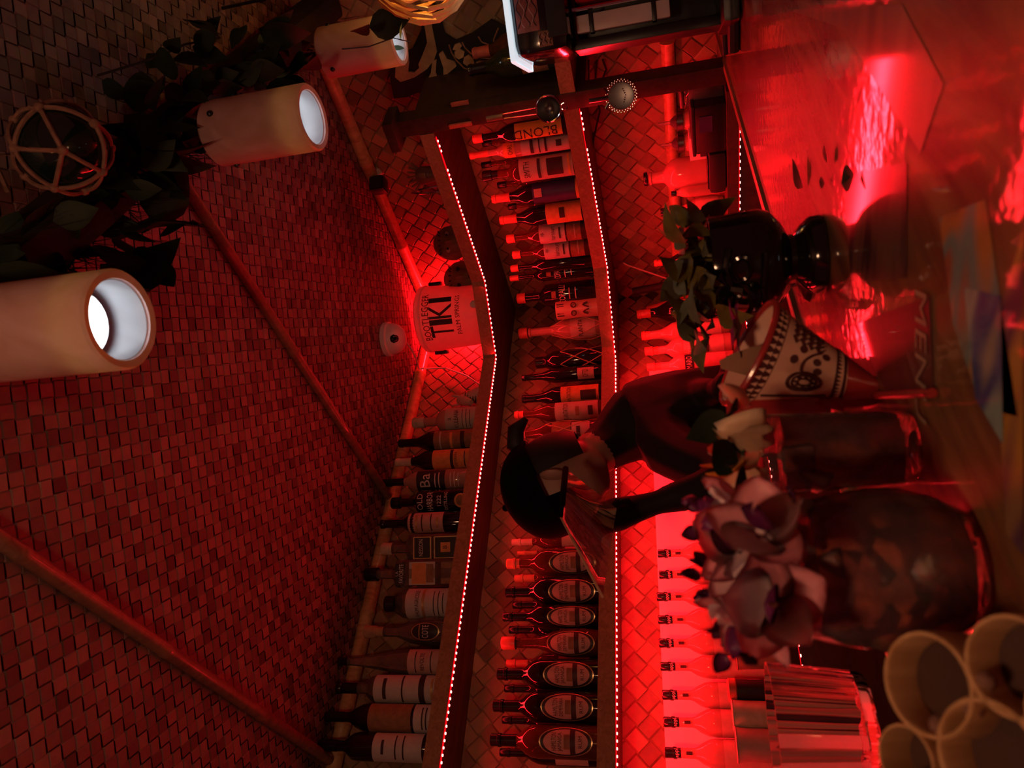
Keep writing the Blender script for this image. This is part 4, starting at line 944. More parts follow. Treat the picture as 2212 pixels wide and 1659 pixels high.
# green glass float in a rope net
c = EYE + ray(133, 320)*(.122*FPX/186)
t = thing('glass_float', 'dark green glass float hanging in a knotted rope net', 'float', c)
FR = .060
bm = bmesh.new(); ball(bm, (0, 0, 0), FR, 32, 22); obj('glass_ball', bm, MT['float_glass'], t)
bm = bmesh.new()
d = (EYE-c).normalized(); sx = d.cross(Vector((0, 0, 1))).normalized(); sz = sx.cross(d)
def sp(a, b, r=FR+.0035): return (d*math.cos(b)+ (sx*math.cos(a)+sz*math.sin(a))*math.sin(b))*r
def arc(A, B, n=7):
    out = []
    for i in range(n+1):
        v = (A.lerp(B, i/n)); out.append(v.normalized()*(FR+.0035))
    return out
cen = sp(0, .05); rim = [sp(.5+2*PI*k/5, 1.05) for k in range(5)]; rim2 = [sp(.5+2*PI*(k+.5)/5, 1.75) for k in range(5)]; bk = sp(0, PI)
for k in range(5):
    tube(bm, arc(cen, rim[k]), .0032, 6) if k % 2 == 0 or k == 1 else None
    tube(bm, arc(rim[k], rim[(k+1) % 5]), .0032, 6); tube(bm, arc(rim[k], rim2[k]), .0032, 6); tube(bm, arc(rim2[k], rim[(k+1) % 5]), .0032, 6); tube(bm, arc(rim2[k], bk*.999+sx*.001), .0032, 6)
for p in rim+rim2+[cen]: ball(bm, p, .0072, 8, 6)
obj('rope_net', bm, MT['rope'], t)
obj('hanging_rope', tube(bmesh.new(), [(0, 0, FR), (.004, .01, FR+.05), (0, -.05, CEIL-.06-c.z)], .004, 6), MT['rope'], t)

# amber rattan pendant at the right wall (only its lower slats show)
c = onx(905, -75, .42)
t = thing('rattan_pendant', 'amber glowing rattan pendant near the right wall at the picture edge', 'lamp', c)
RR = .12
for k in range(26):
    a = 2*PI*k/26; tw = .5
    bm = bmesh.new(); pts = [(RR*math.sin(b)*math.cos(a+tw*b), RR*math.sin(b)*math.sin(a+tw*b), -RR*math.cos(b)) for b in (.35, .7, 1.05, 1.4, 1.75, 2.1, 2.5)]
    tube(bm, pts, .0055, 4); obj('rattan_slat', bm, MT['rattan'], t)
bm = bmesh.new(); ball(bm, (0, 0, 0), .03, 14, 10); obj('bulb', bm, MT['bulb_warm'], t)
obj('cord', tube(bmesh.new(), [(0, 0, RR), (0, 0, CEIL-c.z-.01)], .004, 6), MT['black'], t)
l = bpy.data.lights.new('rattan_bulb_light', 'POINT'); l.energy = 1.6; l.color = (1, .50, .12); l.shadow_soft_size = .03; o = bpy.data.objects.new('rattan_bulb_light', l); C.objects.link(o); o.location = c
# an added rattan pendant, unseen behind the camera, to warm the bar
c = Vector((2.42, 2.12, Z0+.50))
t2 = thing('rattan_pendant', 'added rattan pendant, unseen behind the camera, for warm light on the bar', 'lamp', c)
for ch in t.children:
    o = ch.copy(); C.objects.link(o); o.parent = t2
l = bpy.data.lights.new('rattan_bulb_light', 'POINT'); l.energy = 21; l.color = (1, .52, .30); l.shadow_soft_size = .06; o = bpy.data.objects.new('rattan_bulb_light', l); C.objects.link(o); o.location = c  # warm fill from the added pendant

# ================================================================== RIGHT WALL DECOR
XD = .030
def wp(px, x=XD): return [onx(X, Y, x) for X, Y in px]
t = thing('tribal_wall_carving', 'black carved wall panel with bone coloured hooks and beads under the rattan lamp', 'wall art', onx(960, 100, XD))
O = t.location.copy()
def dec(name, px, th, mat, off=0):
    bm = bmesh.new(); prism(bm, [p-O+Vector((off, 0, 0)) for p in wp(px, XD)], th, (1, 0, 0)); return obj(name, bm, mat, t, smooth=False)
dec('backing_board', [(842, 150), (852, 208), (880, 205), (905, 195), (930, 210), (960, 175), (1010, 150), (1105, 138), (1115, 60), (1085, 52), (1062, 40), (1020, 70), (985, 85), (962, 70), (945, 10), (915, -10), (912, 60), (890, 105), (860, 115)], .014, MT['decor_black'])
dec('bone_inlay', [(912, -5), (928, 0), (937, 60), (946, 105), (940, 122), (925, 142), (898, 160), (868, 170), (856, 160), (857, 138), (868, 112), (880, 118), (884, 108), (886, 128), (884, 148), (897, 150), (908, 140), (906, 132), (915, 112), (925, 85), (918, 40)], .006, MT['decor_cream'], .015)
dec('bone_inlay', [(936, 125), (945, 122), (943, 150), (949, 166), (936, 165), (925, 167), (933, 150)], .006, MT['decor_cream'], .015)
dec('bone_inlay', [(950, 110), (958, 104), (968, 122), (984, 127), (988, 136), (966, 155), (960, 154), (960, 140)], .006, MT['decor_cream'], .015)
for px in ([(984, 90), (995, 86), (1000, 92), (992, 102), (980, 100)], [(984, 104), (995, 99), (1005, 106), (1003, 116), (993, 121), (984, 115)], [(1004, 118), (1014, 112), (1024, 119), (1026, 130), (1015, 138), (1002, 129)], [(1030, 128), (1038, 124), (1066, 128), (1058, 138), (1040, 144), (1030, 138)], [(1108, 72), (1120, 66), (1122, 80), (1112, 88)]):
    dec('bead_inlay', px, .007, MT['decor_cream'], .015)
for px in ([(972, 90), (978, 108), (988, 124), (1004, 140), (1026, 147), (1050, 149)], [(1000, 84), (1006, 96), (1018, 108), (1036, 117), (1062, 120)], [(1035, 72), (1042, 84), (1064, 92)], [(1078, 54), (1068, 78), (1070, 125)]):
    P = [p-O+Vector((.02, 0, 0)) for p in wp(px)]
    o = obj('beaded_edge', tube(bmesh.new(), P, .0025, 6), MT['label_br'], t)
dec('gold_trim', [(1078, 120), (1086, 75), (1104, 50), (1108, 54), (1094, 78), (1084, 118), (1120, 105), (1122, 110), (1084, 128)], .004, MT['gold'], .016)

# ================================================================== FROZEN DRINK MACHINE
LB = onz(1608, 103, BAR); HM = top_h(LB, 1112, 175)
MR = face_rz(LB, .10); ex = Vector((math.cos(MR), math.sin(MR), 0)); ey = Vector((-math.sin(MR), math.cos(MR), 0))
MP = LB + ex*.182 + ey*.10; MP.z = BAR
t = thing('frozen_drink_machine', 'frozen drink machine with a lit white lid edge and red tank at the right wall', 'drink machine', MP, MR)
def fbox(name, c, s, mat, bev=.008, par=None):
    bm = bmesh.new(); box(bm, c, s, bev=bev); return obj(name, bm, MT[mat], par or t)
MT['tank'] = thin_glass('red_tank_plastic', (.75, .08, .06), body=.6)
fbox('base', (0, 0, .020), (.26, .20, .036), 'black', .014)
fbox('drip_tray', (.02, -.085, .044), (.15, .05, .012), 'steel', .004)
fbox('side_column', (-.112, .02, HM*.38), (.022, .10, HM*.70), 'black', .004)
fbox('back_panel', (0, .085, HM*.38), (.24, .02, HM*.70), 'black', .004)
bm = bmesh.new(); box(bm, (.045, 0, HM*.43), (.155, .13, HM*.56), bev=.02); obj('tank', bm, MT['tank'], t)
fbox('white_tube', (-.072, -.02, HM*.50), (.036, .022, HM*.42), 'white', .004)
for zz in (.36, .64): fbox('tube_clip', (-.072, -.022, HM*zz), (.042, .026, .010), 'black', .002)
bm = bmesh.new(); tube(bm, [(-.043, -.035, .05), (-.043, -.035, HM*.72)], .0045, 8); obj('steel_rod', bm, MT['chrome'], t)
bm = bmesh.new(); box(bm, (.045, -.068, HM*.62), (.012, .004, .05), bev=.001); obj('tank_slot', bm, MT['black'], t)
fbox('tap_handle', (.045, -.085, HM*.24), (.03, .05, .05), 'black', .008)
hd = fbox('head_housing', (0, -.01, HM*.855), (.255, .215, HM*.25), 'black_gloss', .024)
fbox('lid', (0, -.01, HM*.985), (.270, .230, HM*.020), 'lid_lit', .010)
fbox('side_pad', (.0, -.118, HM*.775), (.20, .006, HM*.085), 'rubber', .002)
for cx, cz, w, h_, m in ((-.045, .90, .075, .10, 'card_pic'), (.035, .885, .07, .09, 'card_pic'), (-.10, .83, .03, .06, 'label_br')):
    if m == 'card_pic' and m not in MT: MT[m] = pm('sticker_paper', (.40, .12, .11), .5, .4, 60)
    st = fbox('sticker', (cx, -.1185, HM*cz), (w, .002, HM*h_), m, .0005, hd)
    for k in range(5):
        bm = bmesh.new(); tube(bm, [(cx-w*.38+w*.76*q, -.1198, HM*cz+HM*h_*(-.36+.18*k+.10*math.sin(9*q+2*k))) for q in [i/8 for i in range(9)]], .0012, 5); obj('sticker_drawing', bm, MT['label_pk' if k % 2 else 'ink'], hd)
# bar tools hung on the end post
pz = onx(1080, 240, .33)
t = thing('mesh_strainer', 'fine mesh cocktail strainer hanging on the end post', 'strainer', onx(1185, 235, .335), face_rz(onx(1185, 235, .335)))
bm = bmesh.new(); loop_tube(bm, [(.034*math.cos(2*PI*i/24), 0, .034*math.sin(2*PI*i/24)) for i in range(24)], .0028, 6); obj('rim', bm, MT['chrome'], t)
bm = bmesh.new(); lathe(bm, [(.033, 0), (.026, .018), (.014, .030), (0, .034)], 24); o = obj('mesh_bowl', bm, MT['steel'], t); o.rotation_euler = (-PI/2, 0, 0)
for s in (-1, 1): obj('handle_wire', tube(bmesh.new(), [(s*.008, 0, .033), (s*.007, 0, .09), (s*.006, 0, .13)], .0018, 6), MT['chrome'], t)
obj('handle', tube(bmesh.new(), [(0, 0, .128), (0, 0, .175)], .008, 8), MT['wood_tiki2'], t)
bm = bmesh.new(); loop_tube(bm, [(.009*math.cos(2*PI*i/12), 0, -.043+.009*math.sin(2*PI*i/12)) for i in range(12)], .0016, 5); obj('hook_loop', bm, MT['chrome'], t)
t = thing('hawthorne_strainer', 'round steel hawthorne strainer hanging on the lower end post', 'strainer', onx(1342, 207, .335), face_rz(onx(1342, 207, .335)))
bm = bmesh.new(); lathe(bm, [(0, 0), (.030, 0), (.034, .002), (.034, .006), (.029, .005), (0, .004)], 28); o = obj('plate', bm, MT['steel'], t); o.rotation_euler = (PI/2, 0, 0)
bm = bmesh.new()
for k in range(60): 
    a = 2*PI*k/60; r = .037+.004*(k % 2)
    ball(bm, (r*math.cos(a), -.002, r*math.sin(a)), .0026, 5, 4)
obj('spring_coil', bm, MT['chrome'], t)
bm = bmesh.new()
for k in range(7): ball(bm, (-.016+.0055*k, -.0064, -.012+.002*abs(k-3)), .0020, 6, 4)
obj('strainer_hole', bm, MT['ink'], t)
obj('handle', tube(bmesh.new(), [(0, -.003, .034), (0, -.004, .085)], .006, 8), MT['steel'], t)
for s in (-1, 1): obj('prong', tube(bmesh.new(), [(s*.012, -.003, .034), (s*.026, -.004, .044)], .004, 6), MT['steel'], t)
for k, (a, b, lab) in enumerate([((970, 272), (1020, 268), 'narrow pale bottle opener tag hanging on the upper end post'), ((975, 225), (1012, 222), 'small gold tag hanging higher on the end post')]):
    t = thing('hanging_tag', lab, 'tag', ony(*a, 1.062) if k else onx(*a, .305)); e = (ony(*b, 1.062) if k else onx(*b, .305))-t.location
    bm = bmesh.new(); d = e; box(bm, d*.5, (.008, .012, d.length), bev=.002); obj('strip', bm, MT['cap_r'], t); obj('hook', tube(bmesh.new(), [d*0+Vector((0, 0, .002)), Vector((-.03, 0, .012))], .0016, 5), MT['steel'], t)
# power leads on the wall
for k, (px, lab) in enumerate([([(1272, 130), (1272, 178), (1300, 176), (1310, 150), (1302, 128)], 'black power lead looping on the wall under the shelf end'), ([(1290, 130), (1286, 178), (1296, 240), (1282, 300), (1278, 370)], 'black power lead running down beside the lower LED strip')]):
    P = [onx(X, Y, .035) for X, Y in px]; tag(obj('power_lead', tube(bmesh.new(), P, .0035, 6), MT['black']), lab, 'cable')

# ================================================================== BARTENDER
def J(X, Y, y): return ony(X, Y, y)
HC = J(1205, 1046, .74)
LEFT = (-RT).normalized()                       # the way the bartender looks, to the photo's left
fd = (LEFT*.86 + Vector((0, 0, -1))*.42 - FW*.22).normalized()
sdv = fd.cross(Vector((0, 0, 1))).normalized(); hu = sdv.cross(fd).normalized()
def hp(f, s, u): return HC + fd*f + sdv*s + hu*u
NB = J(1312, 965, .70); CH = J(1425, 905, .68); UB = J(1375, 905, .69); WA = J(1560, 890, .68); WA.z = max(WA.z, 1.12)
HI = Vector((WA.x-.03, .66, .93))
SHF = J(1420, 955, .78); ELF = J(1575, 1040, .90); WRF = J(1398, 1092, .90)
SHB = J(1390, 872, .62); ELB = J(1500, 856, .74); WRB = J(1552, 842, .88)
def skin_mesh(V, E_, R_):
    me = bpy.data.meshes.new('sk'); me.from_pydata(V, E_, [])
    o = bpy.data.objects.new('sk', me); C.objects.link(o)
    m = o.modifiers.new('s', 'SKIN'); m.use_smooth_shade = True
    for i, r in enumerate(R_):
        v = me.skin_vertices[0].data[i]; v.radius = (r, r); v.use_root = (i == 0)
    o.modifiers.new('u', 'SUBSURF').levels = 1
    g = bpy.data.meshes.new_from_object(o.evaluated_get(bpy.context.evaluated_depsgraph_get()))
    bpy.data.objects.remove(o); bpy.data.meshes.remove(me); return g
V = [HI, WA, CH, NB, HC-hu*.06-fd*.02, SHF, ELF, WRF, SHB, ELB, WRB]
V.append(UB)
E_ = [(0, 1), (1, 2), (2, 11), (11, 3), (3, 4), (2, 5), (5, 6), (6, 7), (2, 8), (8, 9), (9, 10)]
R_ = [.125, .125, .128, .060, .052, .068, .044, .022, .066, .046, .027, .105]
hips = []
for s in (-1, 1):
    k = HI + Vector((.03, .02+s*.09, -.10)); kn = Vector((HI.x+.02, .66+s*.10, .50)); an = Vector((HI.x-.03, .66+s*.11, .09)); to = Vector((HI.x+.10, .67+s*.12, .04))
    i0 = len(V); V += [k, kn, an, to]; E_ += [(0, i0), (i0, i0+1), (i0+1, i0+2), (i0+2, i0+3)]; R_ += [.085, .062, .042, .036]
g = skin_mesh(V, E_, R_)
bm = bmesh.new(); bm.from_mesh(g); bpy.data.meshes.remove(g)
# head with brow, nose, lips, chin, ears
hv = bmesh.ops.create_uvsphere(bm, u_segments=40, v_segments=32, radius=1)['verts']
for v in hv:
    s, f, u = v.co.x, v.co.y, v.co.z
    S, F, Uu = s*.074, f*.094, u*.115
    if u < -.1: S *= 1-.38*(-u-.1); F *= 1-.10*(-u)
    if f > .3:
        a = abs(s)
        if a < .30 and -.38 < u < .12: F += .024*(1-a/.30)*(1-abs(u+.16)/.28 if abs(u+.16) < .28 else 0)
        if a < .40 and -.62 < u < -.44: F += .007*(1-a/.40)
        if a < .35 and u < -.72: F += .010
        if .12 < u < .28: F += .006
        if .16 < a < .55 and -.08 < u < .12: F -= .009
    v.co = hp(F, S, Uu)
def finger(root, dirs, r):
    pts = [root]
    for d, l in dirs: pts.append(pts[-1]+d*l)
    tube(bm, pts, r, 8, [1, 1, .9, .7][:len(pts)]); ball(bm, pts[-1], r*.72, 8, 6)
for (W0, EL, sd) in ((WRF, ELF, 1), (WRB, ELB, -1)):
    d = (W0-EL).normalized(); n = d.cross(Vector((0, 0, 1))).normalized(); b = n.cross(d)
    tube(bm, [W0-d*.02, W0+d*.02, W0+d*.055, W0+d*.085], .022, 10, [.95, 1.15, 1.45, 1.35])
    for k, L in enumerate((.036, .042, .039, .030)):
        r0 = W0+d*.078+n*(-.026+.0175*k); c1 = (d*.8-b*.6).normalized(); c2 = (d*.2-b*.98).normalized(); c3 = (-d*.4-b*.9).normalized()
        finger(r0, [(c1, L), (c2, L*.75), (c3, L*.55)], .0088)
    finger(W0+d*.030-n*.030, [((d*.6-n*.7-b*.3).normalized(), .036), ((d*.8+n*.1-b*.6).normalized(), .030)], .0098)
me = bpy.data.meshes.new('pb'); bm.to_mesh(me); bm.free()
o = bpy.data.objects.new('pb', me); C.objects.link(o)
m = o.modifiers.new('r', 'REMESH'); m.mode = 'VOXEL'; m.voxel_size = .0062; m.use_smooth_shade = True
m2 = o.modifiers.new('s', 'SMOOTH'); m2.factor = .5; m2.iterations = 4
body_me = bpy.data.meshes.new_from_object(o.evaluated_get(bpy.context.evaluated_depsgraph_get()))
bpy.data.objects.remove(o); bpy.data.meshes.remove(me)
body_me.materials.clear(); body_me.materials.append(MT['cloth']); body_me.materials.append(MT['skin'])
for p in body_me.polygons:
    c = p.center
    isk = (c-HC).length < .135 # (c-WRF).dot((WRF-ELF).normalized()) > .0 and (c-WRF).length < .2 or (c-WRB).dot((WRB-ELB).normalized()) > .0 and (c-WRB).length < .2
    p.material_index = 1 if isk else 0
    p.use_smooth = True
PB = Vector((HI.x, .66, 0))
t = thing('person', 'person bent forward behind the bar in a black cap, dark shirt and clear face shield', 'person', PB)
for v in body_me.vertices: v.co -= PB
link('body', body_me, t)
def hpl(f, s, u): return hp(f, s, u)-PB
# eyes, ears
for s in (-1, 1):
    bm = bmesh.new(); ball(bm, hpl(.080, s*.031, .003), .011, 10, 8); obj('eye', bm, MT['label_w'], t)
    bm = bmesh.new(); ball(bm, hpl(-.008, s*.074, -.008), .02, 10, 8, (.5, .9, 1.4)); obj('ear', bm, MT['skin'], t)
# hair at the nape and a short tail through the cap
bm = bmesh.new(); rr = bmesh.ops.create_uvsphere(bm, u_segments=24, v_segments=16, radius=1)['verts']
for v in rr:
    s, f, u = v.co; v.co = hpl(-.022+f*.088, s*.083, -.004+u*.112)
bmesh.ops.delete(bm, geom=[v for v in bm.verts if (v.co+PB-HC).dot(fd) > -.012 or (v.co+PB-HC).dot(hu) < -.085], context='VERTS')
obj('hair', bm, MT['hair'], t)
bm = bmesh.new(); tube(bm, [hpl(-.085, 0, .030), hpl(-.12, 0, .045), hpl(-.150, .0, .030), hpl(-.162, 0, -.002)], .022, 10, [.6, 1, .9, .3]); obj('hair_tail', bm, MT['hair'], t)
# cap: panelled crown, brim, button
bm = bmesh.new(); N = 36; rows = []
for j in range(9):
    b = PI/2*j/8; row = []
    for i in range(N):
        a = 2*PI*i/N; cr = 1-.018*abs(math.sin(3*a))
        row.append(bm.verts.new(hpl(-.006+.112*math.cos(a)*math.cos(b)*cr, .095*math.sin(a)*math.cos(b)*cr, (.022+.100*math.sin(b)**.9))))
    rows.append(row)
for A, B in zip(rows, rows[1:]):
    for i in range(N): bm.faces.new((A[i], A[(i+1) % N], B[(i+1) % N], B[i]))
cap_o = obj('cap_crown', bm, MT['cap_cloth'], t)
bm = bmesh.new()
G = []
for j in range(5):
    q = j/4; row = []
    for i in range(13):
        a = -1.25+2.5*i/12
        rr_ = .108+q*.075*math.cos(a*.85)
        row.append(bm.verts.new(hpl(-.006+rr_*math.cos(a), rr_*math.sin(a)*.87, .022-.030*q-.035*math.sin(a)**2*q)))
    G.append(row)
for A, B in zip(G, G[1:]):
    for i in range(12): bm.faces.new((A[i], A[i+1], B[i+1], B[i]))
bmesh.ops.solidify(bm, geom=bm.faces[:], thickness=.004)
obj('cap_brim', bm, MT['cap_cloth'], t)
bm = bmesh.new(); ball(bm, hpl(-.006, 0, .124), .008, 10, 6); obj('cap_button', bm, MT['cap_cloth'], t)
# clear face shield
MT['shield'] = thin_glass('clear_shield_sheet', (.62, .40, .40), body=.30, rough=.02)
A0, A1 = J(1212, 1118, .94), J(1302, 1290, 1.02); B0, B1 = J(1222, 1012, .90), J(1332, 1098, 1.0)
bm = bmesh.new(); G = []
def SHD(u, v):
    p = A0.lerp(A1, u).lerp(B0.lerp(B1, u), v); return p + (EYE-p).normalized()*(.03*math.sin(PI*v)) - PB
for i in range(9): G.append([bm.verts.new(SHD(i/8, k/10)) for k in range(11)])
for a, b in zip(G, G[1:]):
    for k in range(10): bm.faces.new((a[k], a[k+1], b[k+1], b[k]))
bmesh.ops.solidify(bm, geom=bm.faces[:], thickness=.0008)
sh = obj('face_shield', bm, MT['shield'], t)
bm = bmesh.new(); tube(bm, [SHD(i/12, 0) for i in range(13)], .0022, 5); obj('shield_edge_glint', bm, MT['cord'], sh)  # tan tube put in for LED reflections along the sheet's edge
bm = bmesh.new(); tube(bm, [SHD(0, i/12) for i in range(13)], .006, 6); obj('head_band', bm, MT['cap_cloth'], t)

# ================================================================== ON THE BAR
def onbar(X, Y): p = onz(X, Y, BAR); return Vector((p.x, p.y, BAR))
# black tiki goblet mug with green leaves
P = onbar(1778, 548); H = top_h(P, 1534, 566); R = px2m(P, 112)
t = thing('tiki_mug', 'black glazed tiki goblet mug with green leaves standing on the bar', 'mug', P, face_rz(P, -.5))
prof = [(0, 0), (.70, 0), (.75, .02), (.74, .11), (.60, .19), (.43, .25), (.46, .30), (.74, .37), (.94, .46), (1.0, .56), (.99, .72), (.96, .86), (.97, .985), (.95, 1.0), (.89, 1.0), (.88, .9), (.9, .6), (.5, .46), (0, .44)]
bm = bmesh.new(); lathe(bm, [(r*R, z*H) for r, z in prof], 40); obj('mug_body', bm, MT['black_gloss'], t)
for s in (-1, 1):
    bm = bmesh.new(); loop_tube(bm, [(s*R*.40+R*.24*math.cos(2*PI*i/14), -R*.955, H*.76+R*.16*math.sin(2*PI*i/14)) for i in range(14)], R*.055); obj('eye_ring', bm, MT['black_gloss'], t)
    bm = bmesh.new(); tube(bm, [(s*R*.10, -R*1.0, H*.86), (s*R*.40, -R*.96, H*.90), (s*R*.72, -R*.72, H*.86)], R*.07, 8); obj('brow', bm, MT['black_gloss'], t)
    bm = bmesh.new(); tube(bm, [(s*R*q, -R*(1.02-.3*q*q), H*(.58-.05*q)) for q in (0, .2, .45, .65)], R*.06, 8); obj('lip', bm, MT['black_gloss'], t)
bm = bmesh.new(); tube(bm, [(0, -R*.95, H*.84), (0, -R*1.06, H*.74), (0, -R*1.16, H*.68), (0, -R*1.0, H*.66)], R*.11, 8); obj('nose', bm, MT['black_gloss'], t)
FR_ = leaf_mesh('leaf', .075, .022, .6, MT['leaf_fresh']); FG = leaf_mesh('leaf', .070, .017, .55, MT['leaf_grey'])
rnd = random.Random(11)
g_ = thing('mint_garnish', 'drooping green leaf sprig garnish in the black tiki mug', 'garnish', P+Vector((0, 0, H*.95)), face_rz(P))
G0 = P+Vector((0, 0, H*.95)); tm = (EYE-G0).normalized()
SPOT = [(rnd.uniform(1478, 1548), rnd.uniform(468, 672)) for k in range(50)] + [(rnd.uniform(1500, 1545), rnd.uniform(660, 735)) for k in range(14)]
for X, Y in SPOT:
    d = ray(X, Y); q = EYE + d*((G0-EYE).dot(FW)); q = q + tm*rnd.uniform(-.055, .055)
    o = link('leaf', FR_ if rnd.random() < .72 else FG, g_, Matrix.Rotation(-g_.rotation_euler.z, 3, 'Z') @ (q-(P+Vector((0, 0, H*.95)))))
    o.rotation_euler = (rnd.uniform(.3, 1.5)*(1 if rnd.random() > .35 else -.6), rnd.uniform(-.7, .7), rnd.uniform(0, 2*PI)); s = rnd.uniform(.4, .72); o.scale = (s*1.25, s, s)
bm = bmesh.new()
for k in range(5): tube(bm, [(0, 0, -.05), (.02*math.cos(k*1.3), .02*math.sin(k*1.3), .02)], .002, 5)
obj('stem', bm, MT['leaf_fresh'], g_); [c for c in g_.children if c.name.startswith('stem')][0]['kind'] = 'stuff'
# cut glass coupe behind the mug
P = onbar(1778, 555) - Vector((.075, .09, 0)); R = .058
t = thing('cut_glass', 'sparkling cut glass bowl behind the black tiki mug', 'glass', P)
bm = bmesh.new(); lathe(bm, [(0, 0), (R*.7, 0), (R*.62, .006), (R*.30, .014), (R*.32, .022), (R*.9, .045), (R, .066), (R*.95, .066), (R*.84, .048), (R*.2, .026), (0, .026)], 14); obj('glass_body', bm, MT['glass'], t, smooth=False)
# patterned raked cup
P = onbar(1893, 838)
ax = (-RT); ax.z = 0; ax.normalize()       # photo-left along the bar
tow = (EYE-P); tow.z = 0; tow.normalize()
CH_ = top_h(P, 1615, 790)
t = thing('patterned_cup', 'cream and red patterned raked cup with a slanted rim between mug and glass', 'cup', P)
s1 = px2m(P, 1)
# frame: e0 to the photo's right, tow to the viewer
e0 = -ax
def CUP(q, a, off=0):
    """q: 0 foot .. 1 rim, a: angle round the cup"""
    rx = s1*(16+92*q**.8)+off; ry = s1*(16+50*q**.8)+off
    cx = s1*(6+ 92*q); cz = CH_*q*.98
    x = cx+rx*math.cos(a); y = ry*math.sin(a)
    z = cz + (-math.cos(a))*s1*58*q**1.4 - math.sin(a)*s1*26*q**2
    return e0*x + tow*y + Vector((0, 0, max(0, z)))
bm = bmesh.new(); N = 40; rows = []
for j in range(15): rows.append([bm.verts.new(CUP(j/14, 2*PI*i/N)) for i in range(N)])
for j in range(8): rows.append([bm.verts.new(CUP(1-j*.09, 2*PI*i/N, -.0045)) for i in range(N)])
for A, B in zip(rows, rows[1:]):
    for i in range(N): bm.faces.new((A[i], A[(i+1) % N], B[(i+1) % N], B[i]))
bm.faces.new(rows[0][::-1]); bm.faces.new(rows[-1])
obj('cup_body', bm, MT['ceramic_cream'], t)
def strip(name, f, mat, n=24):
    bm = bmesh.new(); A = []; B = []
    for i in range(n+1): A.append(bm.verts.new(f(i/n, 0))); B.append(bm.verts.new(f(i/n, 1)))
    for i in range(n): bm.faces.new((A[i], A[i+1], B[i+1], B[i]))
    return obj(name, bm, mat, t)
a0, a1 = -.35, PI+.25
AA = lambda u: a0+(a1-a0)*u
bm = bmesh.new(); loop_tube(bm, [CUP(1.0, 2*PI*i/40) for i in range(40)], .0032, 8); obj('rim', bm, MT['ceramic_red'], t)
strip('border', lambda u, v: CUP(.86+.11*v, AA(u), .0008), MT['ceramic_brown'])
strip('border', lambda u, v: CUP(.26+.09*v, AA(u), .0008), MT['ceramic_brown'])
strip('red_band', lambda u, v: CUP(.0+.25*v, AA(u), .0009), MT['ceramic_red'])
bm = bmesh.new()
tube(bm, [CUP(q, PI-.02, .003) for q in [i/12 for i in range(13)]], .0095, 8); obj('side_keel', bm, MT['ceramic_red'], t)
for zq in (.888, .942, .305):
    for k in range(24):
        u = .02+.96*k/23; p = CUP(zq, AA(u), .0014); bm = bmesh.new(); w = .0024
        n1 = (CUP(zq, AA(u)+.03)-CUP(zq, AA(u))).normalized()*w; n2 = (CUP(zq+.01, AA(u))-CUP(zq, AA(u))).normalized()*w
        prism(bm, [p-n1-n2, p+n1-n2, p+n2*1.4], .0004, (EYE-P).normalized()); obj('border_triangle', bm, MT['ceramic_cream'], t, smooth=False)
for k in range(4):      # zigzag panel on the right, stem and rosette in the middle
    bm = bmesh.new(); tube(bm, [CUP(.48+.30*i/8, .62+.16*k+(.07 if i % 2 else -.07), .0012) for i in range(9)], .0011, 5); obj('print_zigzag', bm, MT['ceramic_brown'], t)
bm = bmesh.new(); tube(bm, [CUP(.38+.46*i/5, 2.55, .001) for i in range(6)], .0012, 5); obj('print_line', bm, MT['ceramic_brown'], t)
def ros(q, a, r, n=20): return [CUP(q+r*1.15*math.sin(2*PI*i/n), a+r*2.2*math.cos(2*PI*i/n), .0014) for i in range(n)]
for r in (.115, .085, .045): bm = bmesh.new(); loop_tube(bm, ros(.58, 2.05, r), .0014 if r > .1 else .0009, 5); obj('print_rosette', bm, MT['ceramic_brown'], t)
for k in range(8):
    a = 2*PI*k/8; bm = bmesh.new(); tube(bm, [CUP(.58+.05*1.15*math.sin(a), 2.05+.05*2.2*math.cos(a), .0014), CUP(.58+.08*1.15*math.sin(a), 2.05+.08*2.2*math.cos(a), .0014)], .0016, 5, [1, .4]); obj('print_petal', bm, MT['ceramic_brown'], t)
bm = bmesh.new(); tube(bm, [CUP(.50+.08*math.sin(3*q)+.10*q, 1.15+.75*q, .0013) for q in [i/10 for i in range(11)]], .0012, 5); obj('print_stem', bm, MT['ceramic_brown'], t)
for q, a in ((.66, 1.25), (.52, 1.45), (.72, 1.55), (.50, 1.70), (.45, 1.20)):
    bm = bmesh.new(); f = [CUP(q+.035*math.sin(2*PI*i/10), a+.10*math.cos(2*PI*i/10)*(1 if i else 1), .0012) for i in range(10)]; vs = [bm.verts.new(p) for p in f]; bm.faces.new(vs); obj('print_leaf', bm, MT['ceramic_brown'], t)
# purple orchid and a wooden paddle standing in the cup
RIMC = P + CUP(1.0, PI/2)*.5 + CUP(1.0, -PI/2)*.5
t = thing('stir_paddle', 'brown pointed wooden paddle sticking out of the patterned cup', 'paddle', RIMC)
up_ = Vector((0, 0, 1))
def cupfr(a, b): return ax*a*s1 + up_*b*s1
bm = bmesh.new(); prism(bm, [cupfr(*q) for q in [(-10, -60), (14, -70), (50, 8), (30, 62), (12, 66), (0, 40), (-14, -10)]], .004, tow); obj('blade', bm, MT['wood_tiki2'], t)
# glass set inside the cup (pale liner)
t = thing('orchid_flower', 'purple orchid bloom tucked into the patterned cup rim', 'flower', RIMC-ax*s1*62+up_*s1*10)
PET = leaf_mesh('petal', .030, .011, .3, MT['petal_p']); PETL = leaf_mesh('petal', .030, .011, .3, MT['petal_w'])
for k in range(6):
    o = link('petal', PET if k < 5 else PETL, t, (0, 0, 0)); o.rotation_euler = (.4+.2*(k % 2), 0, k*1.05)
